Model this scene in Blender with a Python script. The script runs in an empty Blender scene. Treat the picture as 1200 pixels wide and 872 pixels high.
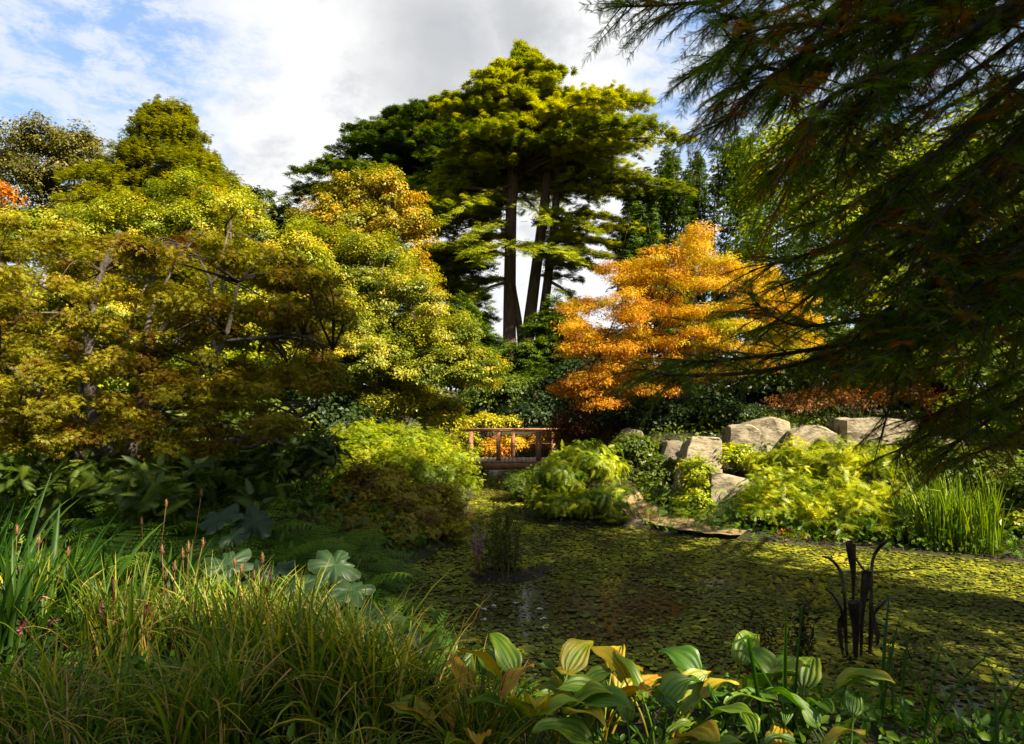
import bpy, bmesh, math, random
import numpy as np
from mathutils import Vector, noise as mnoise

SC = bpy.context.scene
R = math.radians
rng = np.random.default_rng(11)
random.seed(11)

# ---------------------------------------------------------------- camera
F, PW, PH = 800.0, 1200.0, 872.0
CAM = np.array([0.0, 0.0, 2.2])
TILT = R(2.43)
cd = bpy.data.cameras.new('camera')
cd.sensor_width = 36.0
cd.lens = 36.0 * F / PW
cd.clip_start = 0.05
cd.clip_end = 2000
cam = bpy.data.objects.new('camera', cd)
SC.collection.objects.link(cam)
cam.location = CAM
cam.rotation_euler = (R(90) + TILT, 0, 0)
SC.camera = cam

# ---------------------------------------------------------------- light
SUN_EL, SUN_AZ = R(41), R(129)          # azimuth clockwise from the view direction (+Y)
sdir = Vector((math.sin(SUN_AZ) * math.cos(SUN_EL), math.cos(SUN_AZ) * math.cos(SUN_EL), math.sin(SUN_EL)))
sl = bpy.data.lights.new('sun', 'SUN')
sl.energy = 5.0
sl.angle = R(0.55)
sl.color = (1.0, 0.87, 0.62)
so = bpy.data.objects.new('sun', sl)
SC.collection.objects.link(so)
so.rotation_euler = sdir.to_track_quat('Z', 'Y').to_euler()
so.location = (30, -15, 40)

SC.view_settings.view_transform = 'Standard'
SC.view_settings.look = 'None'
SC.view_settings.gamma = 1
SC.view_settings.exposure = 1.9
SC.view_settings.use_curve_mapping = False
SC.render.engine = 'CYCLES'
SC.cycles.max_bounces = 7
SC.cycles.diffuse_bounces = 3
SC.cycles.glossy_bounces = 2
SC.cycles.transmission_bounces = 4
SC.cycles.transparent_max_bounces = 4
SC.cycles.caustics_reflective = False
SC.cycles.caustics_refractive = False
SC.cycles.sample_clamp_indirect = 4.0

def pxdir(px, py):
    xc, yc = (px - PW / 2) / F, (PH / 2 - py) / F
    c, s = math.cos(TILT), math.sin(TILT)
    return np.array([xc, c - yc * s, s + yc * c])
def at(px, py, Y):
    d = pxdir(px, py)
    return CAM + d * (Y / d[1])
def onz(px, py, z=0.0):
    d = pxdir(px, py)
    return CAM + d * ((z - CAM[2]) / d[2])

# ---------------------------------------------------------------- world: sky with clouds, laid out by direction
wd = bpy.data.worlds.new('World')
SC.world = wd
wd.use_nodes = True
nt = wd.node_tree
nt.nodes.clear()
def nn(t, **kw):
    n = nt.nodes.new(t)
    for k, v in kw.items():
        setattr(n, k, v)
    return n
def mth(op, a, b=None, clamp=False):
    n = nn('ShaderNodeMath', operation=op, use_clamp=clamp)
    for i, v in enumerate((a, b)):
        if v is None: continue
        if isinstance(v, (int, float)): n.inputs[i].default_value = v
        else: nt.links.new(v, n.inputs[i])
    return n.outputs[0]
sky = nn('ShaderNodeTexSky', sky_type='NISHITA')
sky.sun_disc = False
sky.sun_elevation = SUN_EL
sky.sun_rotation = SUN_AZ
skys = nn('ShaderNodeVectorMath', operation='SCALE')
nt.links.new(sky.outputs[0], skys.inputs[0])
skys.inputs['Scale'].default_value = 1.0
tc = nn('ShaderNodeTexCoord')
DIR = tc.outputs['Generated']
def wnoise(scale, detail, rough, stretch=(1, 1, 1), dist=0.0):
    mp = nn('ShaderNodeMapping')
    mp.inputs['Scale'].default_value = stretch
    nt.links.new(DIR, mp.inputs[0])
    n = nn('ShaderNodeTexNoise')
    n.inputs['Scale'].default_value = scale
    n.inputs['Detail'].default_value = detail
    n.inputs['Roughness'].default_value = rough
    n.inputs['Distortion'].default_value = dist
    nt.links.new(mp.outputs[0], n.inputs['Vector'])
    return n
def mrange(v, a, b, c=0.0, d=1.0):
    n = nn('ShaderNodeMapRange', interpolation_type='SMOOTHSTEP')
    n.inputs[1].default_value, n.inputs[2].default_value = a, b
    n.inputs[3].default_value, n.inputs[4].default_value = c, d
    nt.links.new(v, n.inputs[0])
    return n.outputs[0]
warp = wnoise(5.0, 6, 0.62)
wsub = nn('ShaderNodeVectorMath', operation='SUBTRACT')
nt.links.new(warp.outputs['Color'], wsub.inputs[0])
wsub.inputs[1].default_value = (0.5, 0.5, 0.5)
wsc = nn('ShaderNodeVectorMath', operation='SCALE')
nt.links.new(wsub.outputs[0], wsc.inputs[0])
wsc.inputs['Scale'].default_value = 0.22
wadd = nn('ShaderNodeVectorMath', operation='ADD')
nt.links.new(DIR, wadd.inputs[0])
nt.links.new(wsc.outputs[0], wadd.inputs[1])
def blob(px, py, r_in, r_out):
    d = pxdir(px, py); d = d / np.linalg.norm(d)
    n = nn('ShaderNodeVectorMath', operation='DISTANCE')
    nt.links.new(wadd.outputs[0], n.inputs[0])
    n.inputs[1].default_value = tuple(d)
    return mrange(n.outputs['Value'], r_out, r_in)
def wmax(lst):
    o = lst[0]
    for b in lst[1:]: o = mth('MAXIMUM', o, b)
    return o
def mixc(fac, a, b):
    n = nn('ShaderNodeMix', data_type='RGBA')
    if isinstance(fac, (int, float)): n.inputs[0].default_value = fac
    else: nt.links.new(fac, n.inputs[0])
    for k, v in ((6, a), (7, b)):
        if isinstance(v, tuple): n.inputs[k].default_value = (*v, 1)
        else: nt.links.new(v, n.inputs[k])
    return n.outputs[2]
SKYK = 12.0     # the background strength is 1/SKYK, so cloud values below are multiplied up
veil_n = wnoise(15.0, 9, 0.68, (1.0, 1.0, 2.2), 0.2)
veil = mth('MULTIPLY', mrange(veil_n.outputs[0], 0.36, 0.60), 0.9)
cum = wmax([blob(360, 190, .07, .17), blob(440, 160, .06, .16), blob(300, 230, .03, .12), blob(680, 60, .06, .17), blob(560, 120, .1, .2), blob(500, 20, .15, .3), blob(640, 330, .1, .3), blob(560, 400, .1, .25), blob(640, -80, .1, .25)])
grey = wmax([blob(520, 62, .02, .19), blob(620, 20, .02, .12)])
vivid = mixc(0.55, skys.outputs[0], (0.088 * SKYK, 0.138 * SKYK, 0.235 * SKYK))
c1 = mixc(veil, vivid, (0.225 * SKYK, 0.242 * SKYK, 0.268 * SKYK))
tex = wnoise(11.0, 8, 0.6, (1, 1, 1.6), 0.2)
white = mixc(mrange(tex.outputs[0], 0.48, 0.76), (0.285 * SKYK, 0.286 * SKYK, 0.285 * SKYK), (0.195 * SKYK, 0.201 * SKYK, 0.212 * SKYK))
c2 = mixc(cum, c1, white) if True else mixc(cum, c1, (0.258 * SKYK, 0.26 * SKYK, 0.262 * SKYK))
c3 = mixc(mth('MULTIPLY', grey, 0.85), c2, (0.148 * SKYK, 0.153 * SKYK, 0.161 * SKYK))
# clouds stay ahead of the camera; elsewhere warm grey is added to lift shade
fwd = nn('ShaderNodeSeparateXYZ')
nt.links.new(DIR, fwd.inputs[0])
front = mrange(fwd.outputs['Y'], 0.45, 0.75)
skyd = nn('ShaderNodeVectorMath', operation='SCALE')
nt.links.new(sky.outputs[0], skyd.inputs[0])
skyd.inputs['Scale'].default_value = 0.8
soft = mixc(0.6, skyd.outputs[0], (0.17 * SKYK, 0.165 * SKYK, 0.148 * SKYK))
c4 = mixc(front, soft, c3)
bg = nn('ShaderNodeBackground')
bg.inputs['Strength'].default_value = 1.0 / SKYK
nt.links.new(c4, bg.inputs[0])
wo = nn('ShaderNodeOutputWorld')
nt.links.new(bg.outputs[0], wo.inputs[0])

# ---------------------------------------------------------------- materials
def lin(c):
    return tuple(((x / 255) / 12.92 if x / 255 <= .04045 else ((x / 255 + .055) / 1.055) ** 2.4) for x in c)
def new_mat(name):
    m = bpy.data.materials.new(name)
    m.use_nodes = True
    m.node_tree.nodes.clear()
    return m, m.node_tree
def ramp(t, cols, src):
    r = t.nodes.new('ShaderNodeValToRGB')
    e = r.color_ramp.elements
    n = len(cols)
    e[0].position = 0; e[0].color = (*cols[0], 1)
    e[1].position = 1; e[1].color = (*cols[-1], 1)
    for i in range(1, n - 1):
        k = e.new(i / (n - 1)); k.color = (*cols[i], 1)
    t.links.new(src, r.inputs[0])
    return r.outputs[0]
def leafmat(name, cols, trans=.35, gloss=.02, rough=.45, tw=1.25):
    m, t = new_mat(name)
    a = t.nodes.new('ShaderNodeAttribute'); a.attribute_name = 'v'
    c = ramp(t, cols, a.outputs['Fac'])
    d = t.nodes.new('ShaderNodeBsdfDiffuse'); t.links.new(c, d.inputs[0])
    tr = t.nodes.new('ShaderNodeBsdfTranslucent')
    hv = t.nodes.new('ShaderNodeHueSaturation'); hv.inputs['Saturation'].default_value = 1.1; hv.inputs['Value'].default_value = tw
    t.links.new(c, hv.inputs['Color']); t.links.new(hv.outputs[0], tr.inputs[0])
    mx = t.nodes.new('ShaderNodeMixShader'); mx.inputs[0].default_value = trans
    t.links.new(d.outputs[0], mx.inputs[1]); t.links.new(tr.outputs[0], mx.inputs[2])
    g = t.nodes.new('ShaderNodeBsdfGlossy'); g.inputs['Roughness'].default_value = rough
    g.inputs[0].default_value = (.9, .95, .9, 1)
    m2 = t.nodes.new('ShaderNodeMixShader'); m2.inputs[0].default_value = gloss
    t.links.new(mx.outputs[0], m2.inputs[1]); t.links.new(g.outputs[0], m2.inputs[2])
    o = t.nodes.new('ShaderNodeOutputMaterial'); t.links.new(m2.outputs[0], o.inputs[0])
    return m
def solid(name, cols, scale=8, detail=6, rough=.85, bump=.4, stretch=(1, 1, 1), bscale=None, metal=0, spec=.3, lo=.3, hi=.7):
    m, t = new_mat(name)
    tcn = t.nodes.new('ShaderNodeTexCoord')
    mp = t.nodes.new('ShaderNodeMapping'); mp.inputs['Scale'].default_value = stretch
    t.links.new(tcn.outputs['Object'], mp.inputs[0])
    n = t.nodes.new('ShaderNodeTexNoise'); n.inputs['Scale'].default_value = scale; n.inputs['Detail'].default_value = detail
    n.inputs['Roughness'].default_value = .62
    t.links.new(mp.outputs[0], n.inputs['Vector'])
    mr = t.nodes.new('ShaderNodeMapRange'); mr.inputs[1].default_value = lo; mr.inputs[2].default_value = hi
    t.links.new(n.outputs[0], mr.inputs[0])
    c = ramp(t, cols, mr.outputs[0])
    b = t.nodes.new('ShaderNodeBsdfPrincipled')
    t.links.new(c, b.inputs['Base Color'])
    b.inputs['Roughness'].default_value = rough
    b.inputs['Metallic'].default_value = metal
    b.inputs['Specular IOR Level'].default_value = spec
    if bump:
        n2 = t.nodes.new('ShaderNodeTexNoise'); n2.inputs['Scale'].default_value = bscale or scale * 3; n2.inputs['Detail'].default_value = 8
        n2.inputs['Roughness'].default_value = .65
        t.links.new(mp.outputs[0], n2.inputs['Vector'])
        bp = t.nodes.new('ShaderNodeBump'); bp.inputs['Strength'].default_value = bump; bp.inputs['Distance'].default_value = .05
        t.links.new(n2.outputs[0], bp.inputs['Height']); t.links.new(bp.outputs[0], b.inputs['Normal'])
    o = t.nodes.new('ShaderNodeOutputMaterial'); t.links.new(b.outputs[0], o.inputs[0])
    return m

L = leafmat
M = dict(
    bark=solid('bark_dark', [(.018, .013, .009), (.05, .036, .024), (.085, .065, .045)], 6, rough=.95, bump=.9, stretch=(3, 3, .6)),
    bark_grey=solid('bark_grey', [(.03, .026, .022), (.09, .075, .062), (.17, .15, .13)], 9, rough=.9, bump=.7, stretch=(2, 2, .8)),
    bark_cedar=solid('bark_cedar', [(.03, .019, .012), (.085, .056, .036), (.14, .095, .062)], 3, rough=.95, bump=1, stretch=(4, 4, .5)),
    soil=solid('soil', [(.008, .006, .004), (.022, .016, .010), (.03, .034, .012), (.055, .04, .022)], 1.3, 9, bump=.8, bscale=30),
    sand=solid('path_grit', [(.14, .095, .045), (.26, .18, .09), (.36, .26, .14)], 5, 8, bump=.6, bscale=60),
    stone=solid('sandstone', [(.045, .038, .024), (.155, .13, .09), (.28, .24, .17), (.085, .085, .042)], 3.2, 8, rough=.92, bump=.8, bscale=9, stretch=(1, 1, 2)),
    stone2=solid('sandstone_grey', [(.05, .043, .03), (.13, .11, .08), (.20, .17, .125), (.07, .08, .04)], 2.8, 8, rough=.92, bump=.8, bscale=8, stretch=(1, 1, 2)),
    wood=solid('bridge_wood', [(.17, .075, .035), (.30, .14, .07), (.38, .21, .12)], 5, rough=.8, bump=.3, stretch=(1, 1, 6)),
    deck=solid('bridge_deck', [(.20, .15, .12), (.30, .23, .18), (.38, .31, .25)], 4, rough=.85, bump=.3, stretch=(6, 1, 1)),
    bronze=solid('dark_bronze', [(.02, .016, .014), (.05, .036, .028), (.085, .075, .06)], 12, rough=.38, bump=.15, metal=.75, spec=.5),
    mud=solid('mound_mud', [(.012, .008, .005), (.03, .02, .012), (.02, .026, .01)], 6, bump=.8, bscale=25),
    plate=solid('label_plate', [(.006, .006, .010), (.012, .012, .02)], 5, rough=.3, bump=0),
    stake=solid('label_stake', [(.05, .05, .05), (.09, .09, .09)], 5, rough=.5, bump=0),
    white=L('white_petal', [(.55, .58, .55), (.75, .76, .74)], .3),
    # leaf palettes
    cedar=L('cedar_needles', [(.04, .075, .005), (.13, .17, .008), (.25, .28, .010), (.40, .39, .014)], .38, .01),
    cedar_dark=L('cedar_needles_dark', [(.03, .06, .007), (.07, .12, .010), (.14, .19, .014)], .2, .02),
    dawn=L('dawn_needles', [(.07, .09, .006), (.19, .20, .010), (.30, .28, .015)], .3, .01),
    olive=L('olive_leaves', [(.035, .04, .006), (.09, .085, .010), (.16, .14, .02)], .3),
    pine=L('pine_needles', [(.02, .035, .006), (.055, .075, .010), (.10, .12, .018)], .25),
    plume=L('plume_needles', [(.018, .040, .004), (.045, .085, .007), (.09, .135, .010)], .25),
    oak=L('oak_leaves', [(.04, .07, .004), (.14, .17, .008), (.27, .27, .012), (.40, .31, .03)], .38),
    oakor=L('oak_leaves_turning', [(.07, .09, .005), (.22, .21, .010), (.38, .28, .014), (.45, .20, .012)], .38),
    goldgreen=L('gold_green_leaves', [(.06, .09, .004), (.16, .20, .007), (.31, .31, .010), (.46, .34, .018)], .4),
    gold=L('gold_leaves', [(.08, .11, .004), (.22, .24, .007), (.42, .37, .010), (.52, .36, .016)], .4),
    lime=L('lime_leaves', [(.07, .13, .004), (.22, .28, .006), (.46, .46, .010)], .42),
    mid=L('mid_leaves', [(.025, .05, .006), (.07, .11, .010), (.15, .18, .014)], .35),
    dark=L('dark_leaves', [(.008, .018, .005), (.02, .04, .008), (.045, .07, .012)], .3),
    blue=L('grey_green_leaves', [(.03, .05, .03), (.07, .105, .055), (.13, .16, .08)], .3),
    maple=L('maple_leaves', [(.24, .075, .008), (.42, .165, .010), (.53, .28, .013), (.56, .37, .020), (.28, .29, .016)], .4, .01),
    rust=L('rust_leaves', [(.05, .016, .006), (.13, .045, .010), (.24, .09, .014)], .35),
    fire=L('fire_leaves', [(.28, .06, .006), (.48, .16, .010), (.50, .30, .012)], .4),
    bronzegreen=L('bronze_green_leaves', [(.13, .055, .005), (.13, .10, .006), (.16, .155, .007), (.24, .23, .010), (.23, .16, .010)], .44, .01),
    heath=L('heath_leaves', [(.13, .07, .014), (.21, .16, .014), (.32, .27, .016), (.38, .34, .02)], .42),
    cypress=L('cypress_needles', [(.03, .08, .003), (.065, .14, .005), (.12, .19, .006), (.17, .13, .006), (.32, .085, .008)], .5, .01),
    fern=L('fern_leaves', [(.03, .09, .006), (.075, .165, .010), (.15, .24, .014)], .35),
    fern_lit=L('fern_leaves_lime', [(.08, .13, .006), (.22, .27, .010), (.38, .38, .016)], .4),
    grass=L('grass_blades', [(.025, .065, .004), (.065, .13, .006), (.15, .20, .008), (.42, .34, .03)], .45, .015),
    grassdry=L('grass_dry', [(.20, .11, .03), (.38, .25, .08), (.48, .34, .14)], .35),
    iris=L('iris_blades', [(.008, .028, .003), (.020, .060, .005), (.055, .105, .008)], .4, .01),
    rush=L('rush_blades', [(.06, .12, .008), (.14, .22, .012), (.28, .32, .02)], .4),
    hosta=L('hosta_leaf', [(.022, .075, .004), (.06, .14, .006), (.14, .21, .008), (.36, .28, .010), (.38, .16, .014)], .42, .025, .45),
    rodger=L('broad_leaf_bluish', [(.012, .030, .010), (.022, .048, .018), (.045, .075, .024), (.12, .11, .03)], .3, .02, .5),
    pads=L('floating_leaves', [(.07, .042, .012), (.075, .075, .010), (.10, .125, .010), (.17, .185, .011), (.27, .25, .014), (.46, .37, .03)], .1, .025, .5),
    litter=L('leaf_litter', [(.03, .02, .01), (.08, .05, .02), (.16, .10, .03), (.05, .07, .012)], .2),
    seed=L('seed_heads', [(.06, .03, .012), (.13, .065, .028), (.22, .13, .065)], .2),
    purple=L('purple_petals', [(.18, .05, .20), (.35, .12, .34), (.45, .22, .40)], .4),
    magenta=L('magenta_petals', [(.12, .006, .03), (.25, .015, .09), (.36, .05, .17)], .4),
)
def water_mat():
    m, t = new_mat('pond_water')
    b = t.nodes.new('ShaderNodeBsdfPrincipled')
    b.inputs['Base Color'].default_value = (.030, .032, .008, 1)
    b.inputs['Roughness'].default_value = .16
    b.inputs['Specular IOR Level'].default_value = .35
    b.inputs['IOR'].default_value = 1.33
    n = t.nodes.new('ShaderNodeTexNoise'); n.inputs['Scale'].default_value = 9
    tcn = t.nodes.new('ShaderNodeTexCoord'); t.links.new(tcn.outputs['Object'], n.inputs['Vector'])
    bp = t.nodes.new('ShaderNodeBump'); bp.inputs['Strength'].default_value = .08; bp.inputs['Distance'].default_value = .02
    t.links.new(n.outputs[0], bp.inputs['Height']); t.links.new(bp.outputs[0], b.inputs['Normal'])
    o = t.nodes.new('ShaderNodeOutputMaterial'); t.links.new(b.outputs[0], o.inputs[0])
    return m
M['water'] = water_mat()

# ---------------------------------------------------------------- mesh helpers
COL = SC.collection
UP = np.array([0., 0., 1.])
def nrm(a):
    return a / np.maximum(np.linalg.norm(a, axis=-1, keepdims=True), 1e-9)
class Geo:
    """vertices, faces grouped by corner count, one float per vertex"""
    def __init__(s):
        s.V, s.F, s.v, s.n = [], {}, [], 0
    def add(s, V, faces, v=.5):
        V = np.asarray(V, float).reshape(-1, 3)
        for f in (faces if isinstance(faces, list) else [faces]):
            f = np.asarray(f, int)
            if f.size: s.F.setdefault(f.shape[1], []).append(f + s.n)
        s.V.append(V)
        s.v.append(np.full(len(V), v, float) if np.isscalar(v) else np.asarray(v, float))
        s.n += len(V)
        return s
def build(name, g, mat, parent=None, origin=None, smooth=False):
    me = bpy.data.meshes.new(name)
    V = np.concatenate(g.V)
    org = np.zeros(3) if origin is None else np.asarray(origin, float)
    if parent is not None: org = np.array(parent.location)
    V = V - org
    me.vertices.add(len(V)); me.vertices.foreach_set('co', V.astype(np.float32).ravel())
    loops, starts, k = [], [], 0
    for c in sorted(g.F):
        f = np.concatenate(g.F[c])
        loops.append(f.ravel()); starts.append(k + np.arange(len(f)) * c); k += f.size
    loops = np.concatenate(loops).astype(np.int32); starts = np.concatenate(starts).astype(np.int32)
    me.loops.add(len(loops)); me.loops.foreach_set('vertex_index', loops)
    me.polygons.add(len(starts)); me.polygons.foreach_set('loop_start', starts)
    me.update(calc_edges=True)
    a = me.attributes.new('v', 'FLOAT', 'POINT')
    a.data.foreach_set('value', np.clip(np.concatenate(g.v), 0, 1).astype(np.float32))
    if smooth: me.polygons.foreach_set('use_smooth', np.ones(len(starts), bool))
    me.materials.append(mat)
    o = bpy.data.objects.new(name, me)
    COL.objects.link(o)
    if parent is not None: o.parent = parent
    else: o.location = org
    return o
def thing(name, label, cat, loc, group=None):
    o = bpy.data.objects.new(name, None)
    COL.objects.link(o)
    o.location = tuple(loc)
    o.empty_display_size = .2
    tag(o, label, cat, group)
    return o
def tag(o, label, cat, group=None):
    o['label'] = label; o['category'] = cat
    if group: o['group'] = group
    return o
def dup(root, loc, rotz, scale, label, group=None):
    r = root.copy(); COL.objects.link(r)
    r.location = tuple(loc); r.rotation_euler = (0, 0, rotz); r.scale = (scale,) * 3
    r['label'] = label
    if group: r['group'] = group
    for ch in list(root.children):
        c = ch.copy(); COL.objects.link(c); c.parent = r
        for gch in ch.children:
            d = gch.copy(); COL.objects.link(d); d.parent = c
    return r
def kind(o, k):
    o['kind'] = k
    return o

def spl(pts, n):
    """smooth curve through points (any number of columns)"""
    P = np.asarray(pts, float)
    if len(P) < 3:
        t = np.linspace(0, 1, n)[:, None]
        return P[0] * (1 - t) + P[-1] * t
    Q = np.vstack([2 * P[0] - P[1], P, 2 * P[-1] - P[-2]])
    out = []
    for u in np.linspace(0, len(P) - 1 - 1e-9, n):
        i = int(u); f = u - i
        a, b, c, d = Q[i:i + 4]
        out.append(.5 * ((2 * b) + (c - a) * f + (2 * a - 5 * b + 4 * c - d) * f * f + (3 * b - a - 3 * c + d) * f ** 3))
    return np.array(out)
def tube(g, pts, rad, sides=7, v=.5, n=None, cap=True):
    P = np.asarray(pts, float)
    if n: 
        q = spl(np.hstack([P, np.broadcast_to(np.asarray(rad, float).reshape(-1, 1), (len(P), 1))]), n)
        P, rad = q[:, :3], np.maximum(q[:, 3], .0008)
    rad = np.broadcast_to(np.asarray(rad, float), (len(P),))
    T = nrm(np.gradient(P, axis=0))
    ref = np.array([.31, .92, .11]) if abs(T[0][1]) < .8 else np.array([.9, .1, .3])
    A = nrm(np.cross(T, ref)); B = np.cross(T, A)
    a = np.linspace(0, 2 * math.pi, sides, endpoint=False)
    V = P[:, None] + rad[:, None, None] * (np.cos(a)[None, :, None] * A[:, None] + np.sin(a)[None, :, None] * B[:, None])
    m = len(P)
    i = np.arange(m - 1)[:, None] * sides; j = np.arange(sides)[None]; k = (j + 1) % sides
    q = np.stack([i + j, i + k, i + sides + k, i + sides + j], -1).reshape(-1, 4)
    fs = [q]
    if cap: fs.append(np.arange((m - 1) * sides, m * sides)[None]); fs.append(np.arange(sides)[::-1][None])
    g.add(V, fs, v)
def box(g, c, s, rz=0, v=.5, bev=0):
    c = np.asarray(c, float); s = np.asarray(s, float) / 2
    P = np.array([[x, y, z] for x in (-1, 1) for y in (-1, 1) for z in (-1, 1)]) * s
    co, si = math.cos(rz), math.sin(rz)
    P = P @ np.array([[co, si, 0], [-si, co, 0], [0, 0, 1]]) + c
    g.add(P, [np.array([[0, 1, 3, 2], [4, 6, 7, 5], [0, 4, 5, 1], [2, 3, 7, 6], [0, 2, 6, 4], [1, 5, 7, 3]])], v)

# leaf templates: x along the leaf, y across, z up
T_LEAF = (np.array([[0, 0, 0], [.45, .28, .06], [1, 0, -.12], [.45, -.28, .06]]), [np.array([[0, 1, 2, 3]])])
T_NARROW = (np.array([[0, 0, 0], [.4, .13, .03], [1, 0, -.12], [.4, -.13, .03]]), [np.array([[0, 1, 2, 3]])])
T_FOLD = (np.array([[0, 0, 0], [.35, .27, .08], [.75, .2, .02], [1, 0, -.14], [.75, -.2, .02], [.35, -.27, .08], [.5, 0, -.04]]),
          [np.array([[0, 6, 1], [1, 6, 2], [2, 6, 3], [3, 6, 4], [4, 6, 5], [5, 6, 0]])])
def t_frond(nl, reach=.35, wid=.06, fwd=.25, droop=.12, axis=.012, taper=True, gap0=.1):
    V, F3 = [], []
    V += [[0, axis, 0], [0, -axis, 0], [1, 0, -droop]]
    F3.append([0, 1, 2])
    for i in range(nl):
        x = gap0 + (1 - gap0) * (i + .3) / nl
        s = math.sin(math.pi * min(1, .25 + .75 * x)) ** .8 if taper else 1
        s = max(s, .18)
        z = -droop * x * x
        for sg in (1, -1):
            k = len(V)
            w = wid
            V += [[x - w / 2, 0, z], [x + w / 2, 0, z], [x + fwd * reach * s, sg * reach * s, z - .10 * reach * s]]
            F3.append([k, k + 1, k + 2])
    return np.array(V, float), [np.array(F3)]
def t_star(nl, spread=1.1, wid=.10, droop=.1):
    V, F = [], []
    for i in range(nl):
        a = (i / (nl - 1) - .5) * 2 * spread
        d = np.array([math.cos(a), math.sin(a)]); p = np.array([-d[1], d[0]]) * wid
        k = len(V); l = 1 - .25 * abs(a) / spread
        m = d * l * .55
        V += [[0, 0, 0], [*(m + p), .05 * ((i % 2) * 2 - 1)], [*(d * l), -droop], [*(m - p), .05 * ((i % 2) * 2 - 1)]]
        F.append([k, k + 1, k + 2, k + 3])
    return np.array(V, float), [np.array(F)]
T_CED = t_star(6, 1.15, .075, .12)
T_TUFT = t_star(4, .95, .11, .1)
T_CYP = t_frond(12, .17, .040, .35, .16, .008)
T_CYPC = t_frond(6, .3, .11, .4, .12, .02)
T_FERN = t_frond(20, .23, .062, .22, .30, .008, gap0=.12)
T_SPRAY = t_frond(5, .3, .13, .5, .12, .02)

def scatter(g, P, A, N, size, tmpl, v, vleaf=.0):
    """copies of a template at P, along A, facing N"""
    T, faces = tmpl
    A = nrm(A); B = nrm(np.cross(N, A)); Nn = np.cross(A, B)
    s = np.broadcast_to(np.asarray(size, float), (len(P),))[:, None, None]
    V = P[:, None] + s * (T[None, :, 0, None] * A[:, None] + T[None, :, 1, None] * B[:, None] + T[None, :, 2, None] * Nn[:, None])
    k = len(T)
    off = (np.arange(len(P)) * k)[:, None, None]
    fs = [(f[None] + off).reshape(-1, f.shape[1]) for f in faces]
    g.add(V, fs, np.repeat(np.broadcast_to(v, (len(P),)), k))
def rdir(n):
    return nrm(rng.normal(size=(n, 3)))
def perp_random(N, down=0.0):
    r = rdir(len(N)); r[:, 2] -= down
    return nrm(r - (r * N).sum(1, keepdims=True) * N)
def Bl(px, py, rx, ry, Y, dy=None):
    """an ellipsoid of foliage: centre and radii from where its outline stands at distance Y"""
    c = at(px, py, Y); k = Y / F
    return (c, np.array([rx * k, dy if dy else .5 * (rx + ry) * k, ry * k]))
def subclumps(blobs, n, inner=.5, mask=1.0):
    w = np.array([(b[1][0] * b[1][2]) + b[1][1] * b[1][0] for b in blobs]); w = w / w.sum()
    idx = rng.choice(len(blobs), int(n * 1.5), p=w)
    C = np.array([b[0] for b in blobs])[idx]; Rr = np.array([b[1] for b in blobs])[idx]
    d = rdir(len(idx)); d[:, 2] = np.where(d[:, 2] < -.3, -d[:, 2] * .6, d[:, 2]); d = nrm(d)
    k = rng.uniform(inner, 1.0, len(idx)) ** .6 * rng.uniform(.82, 1.10, len(idx))
    S = C + d * Rr * k[:, None]
    # bare pockets: clumps follow a coarse noise so that crowns open up in places
    f = 1.6 / float(np.mean(Rr)) if len(blobs) < 40 else 1.1 / float(np.mean(Rr))
    q = mask * np.array([mnoise.noise(Vector(s * f)) for s in S]) + rng.normal(0, .07, len(S))
    keep = np.sort(np.argsort(-q)[:n])
    vo = np.array([b[2] if len(b) > 2 else 0.0 for b in blobs])[idx]
    return S[keep], d[keep], vo[keep]
def crown(g, blobs, nsub, per, ls, sub=.3, flat=.6, tmpl=T_LEAF, up=.6, out=.5, rnd=.6, inner=.45, vc=.22, vl=.16, vmid=.5, down=.3, zcut=None, vhi=0.0, mask=1.0, spray=0.0):
    """leaves gathered in many small clumps spread through the blobs"""
    S, D, vo = subclumps(blobs, nsub, inner, mask)
    nsub = len(S)
    rad = sub * rng.uniform(.45, 1.5, nsub)
    cnt = np.maximum(3, (per * rng.uniform(.5, 1.5, nsub) * (rad / sub) ** 2)).astype(int)
    i = np.repeat(np.arange(nsub), cnt); n = len(i)
    d = rdir(n); rr = rng.uniform(0, 1, n) ** .5
    off = d * rr[:, None] * rad[i][:, None]; off[:, 2] *= flat
    if spray: off = off * .7 + nrm(D + .35 * rdir(nsub))[i] * (rad[i] * spray * rng.uniform(-.5, 1.3, n) * (1 - .5 * rr))[:, None]
    P = S[i] + off
    N = nrm(out * D[i] + up * UP + rnd * rdir(n) + .3 * d)
    A = perp_random(N, down)
    v = vmid + (vo + rng.normal(0, vc, nsub))[i] + rng.normal(0, vl, n) + vhi * d[:, 2] * .5
    sz = ls * rng.uniform(.65, 1.3, n)
    if zcut is not None:
        k = P[:, 2] > zcut
        P, A, N, sz, v = P[k], A[k], N[k], sz[k], v[k]
    scatter(g, P, A, N, sz, tmpl, np.clip(v, 0, 1))
    return S
def limbs(g, start, targets, r0, n=5, sag=.12, r1=.012, sides=5):
    start = np.asarray(start, float)
    for t in targets:
        s = start if start.ndim == 1 else start[rng.integers(len(start))]
        m = (s + t) / 2 + rng.normal(0, .08, 3) * np.linalg.norm(t - s); m[2] += sag * np.linalg.norm(t - s)
        tube(g, [s, m, t], [r0, r0 * .6, r1], sides, n=n + 2)

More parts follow.
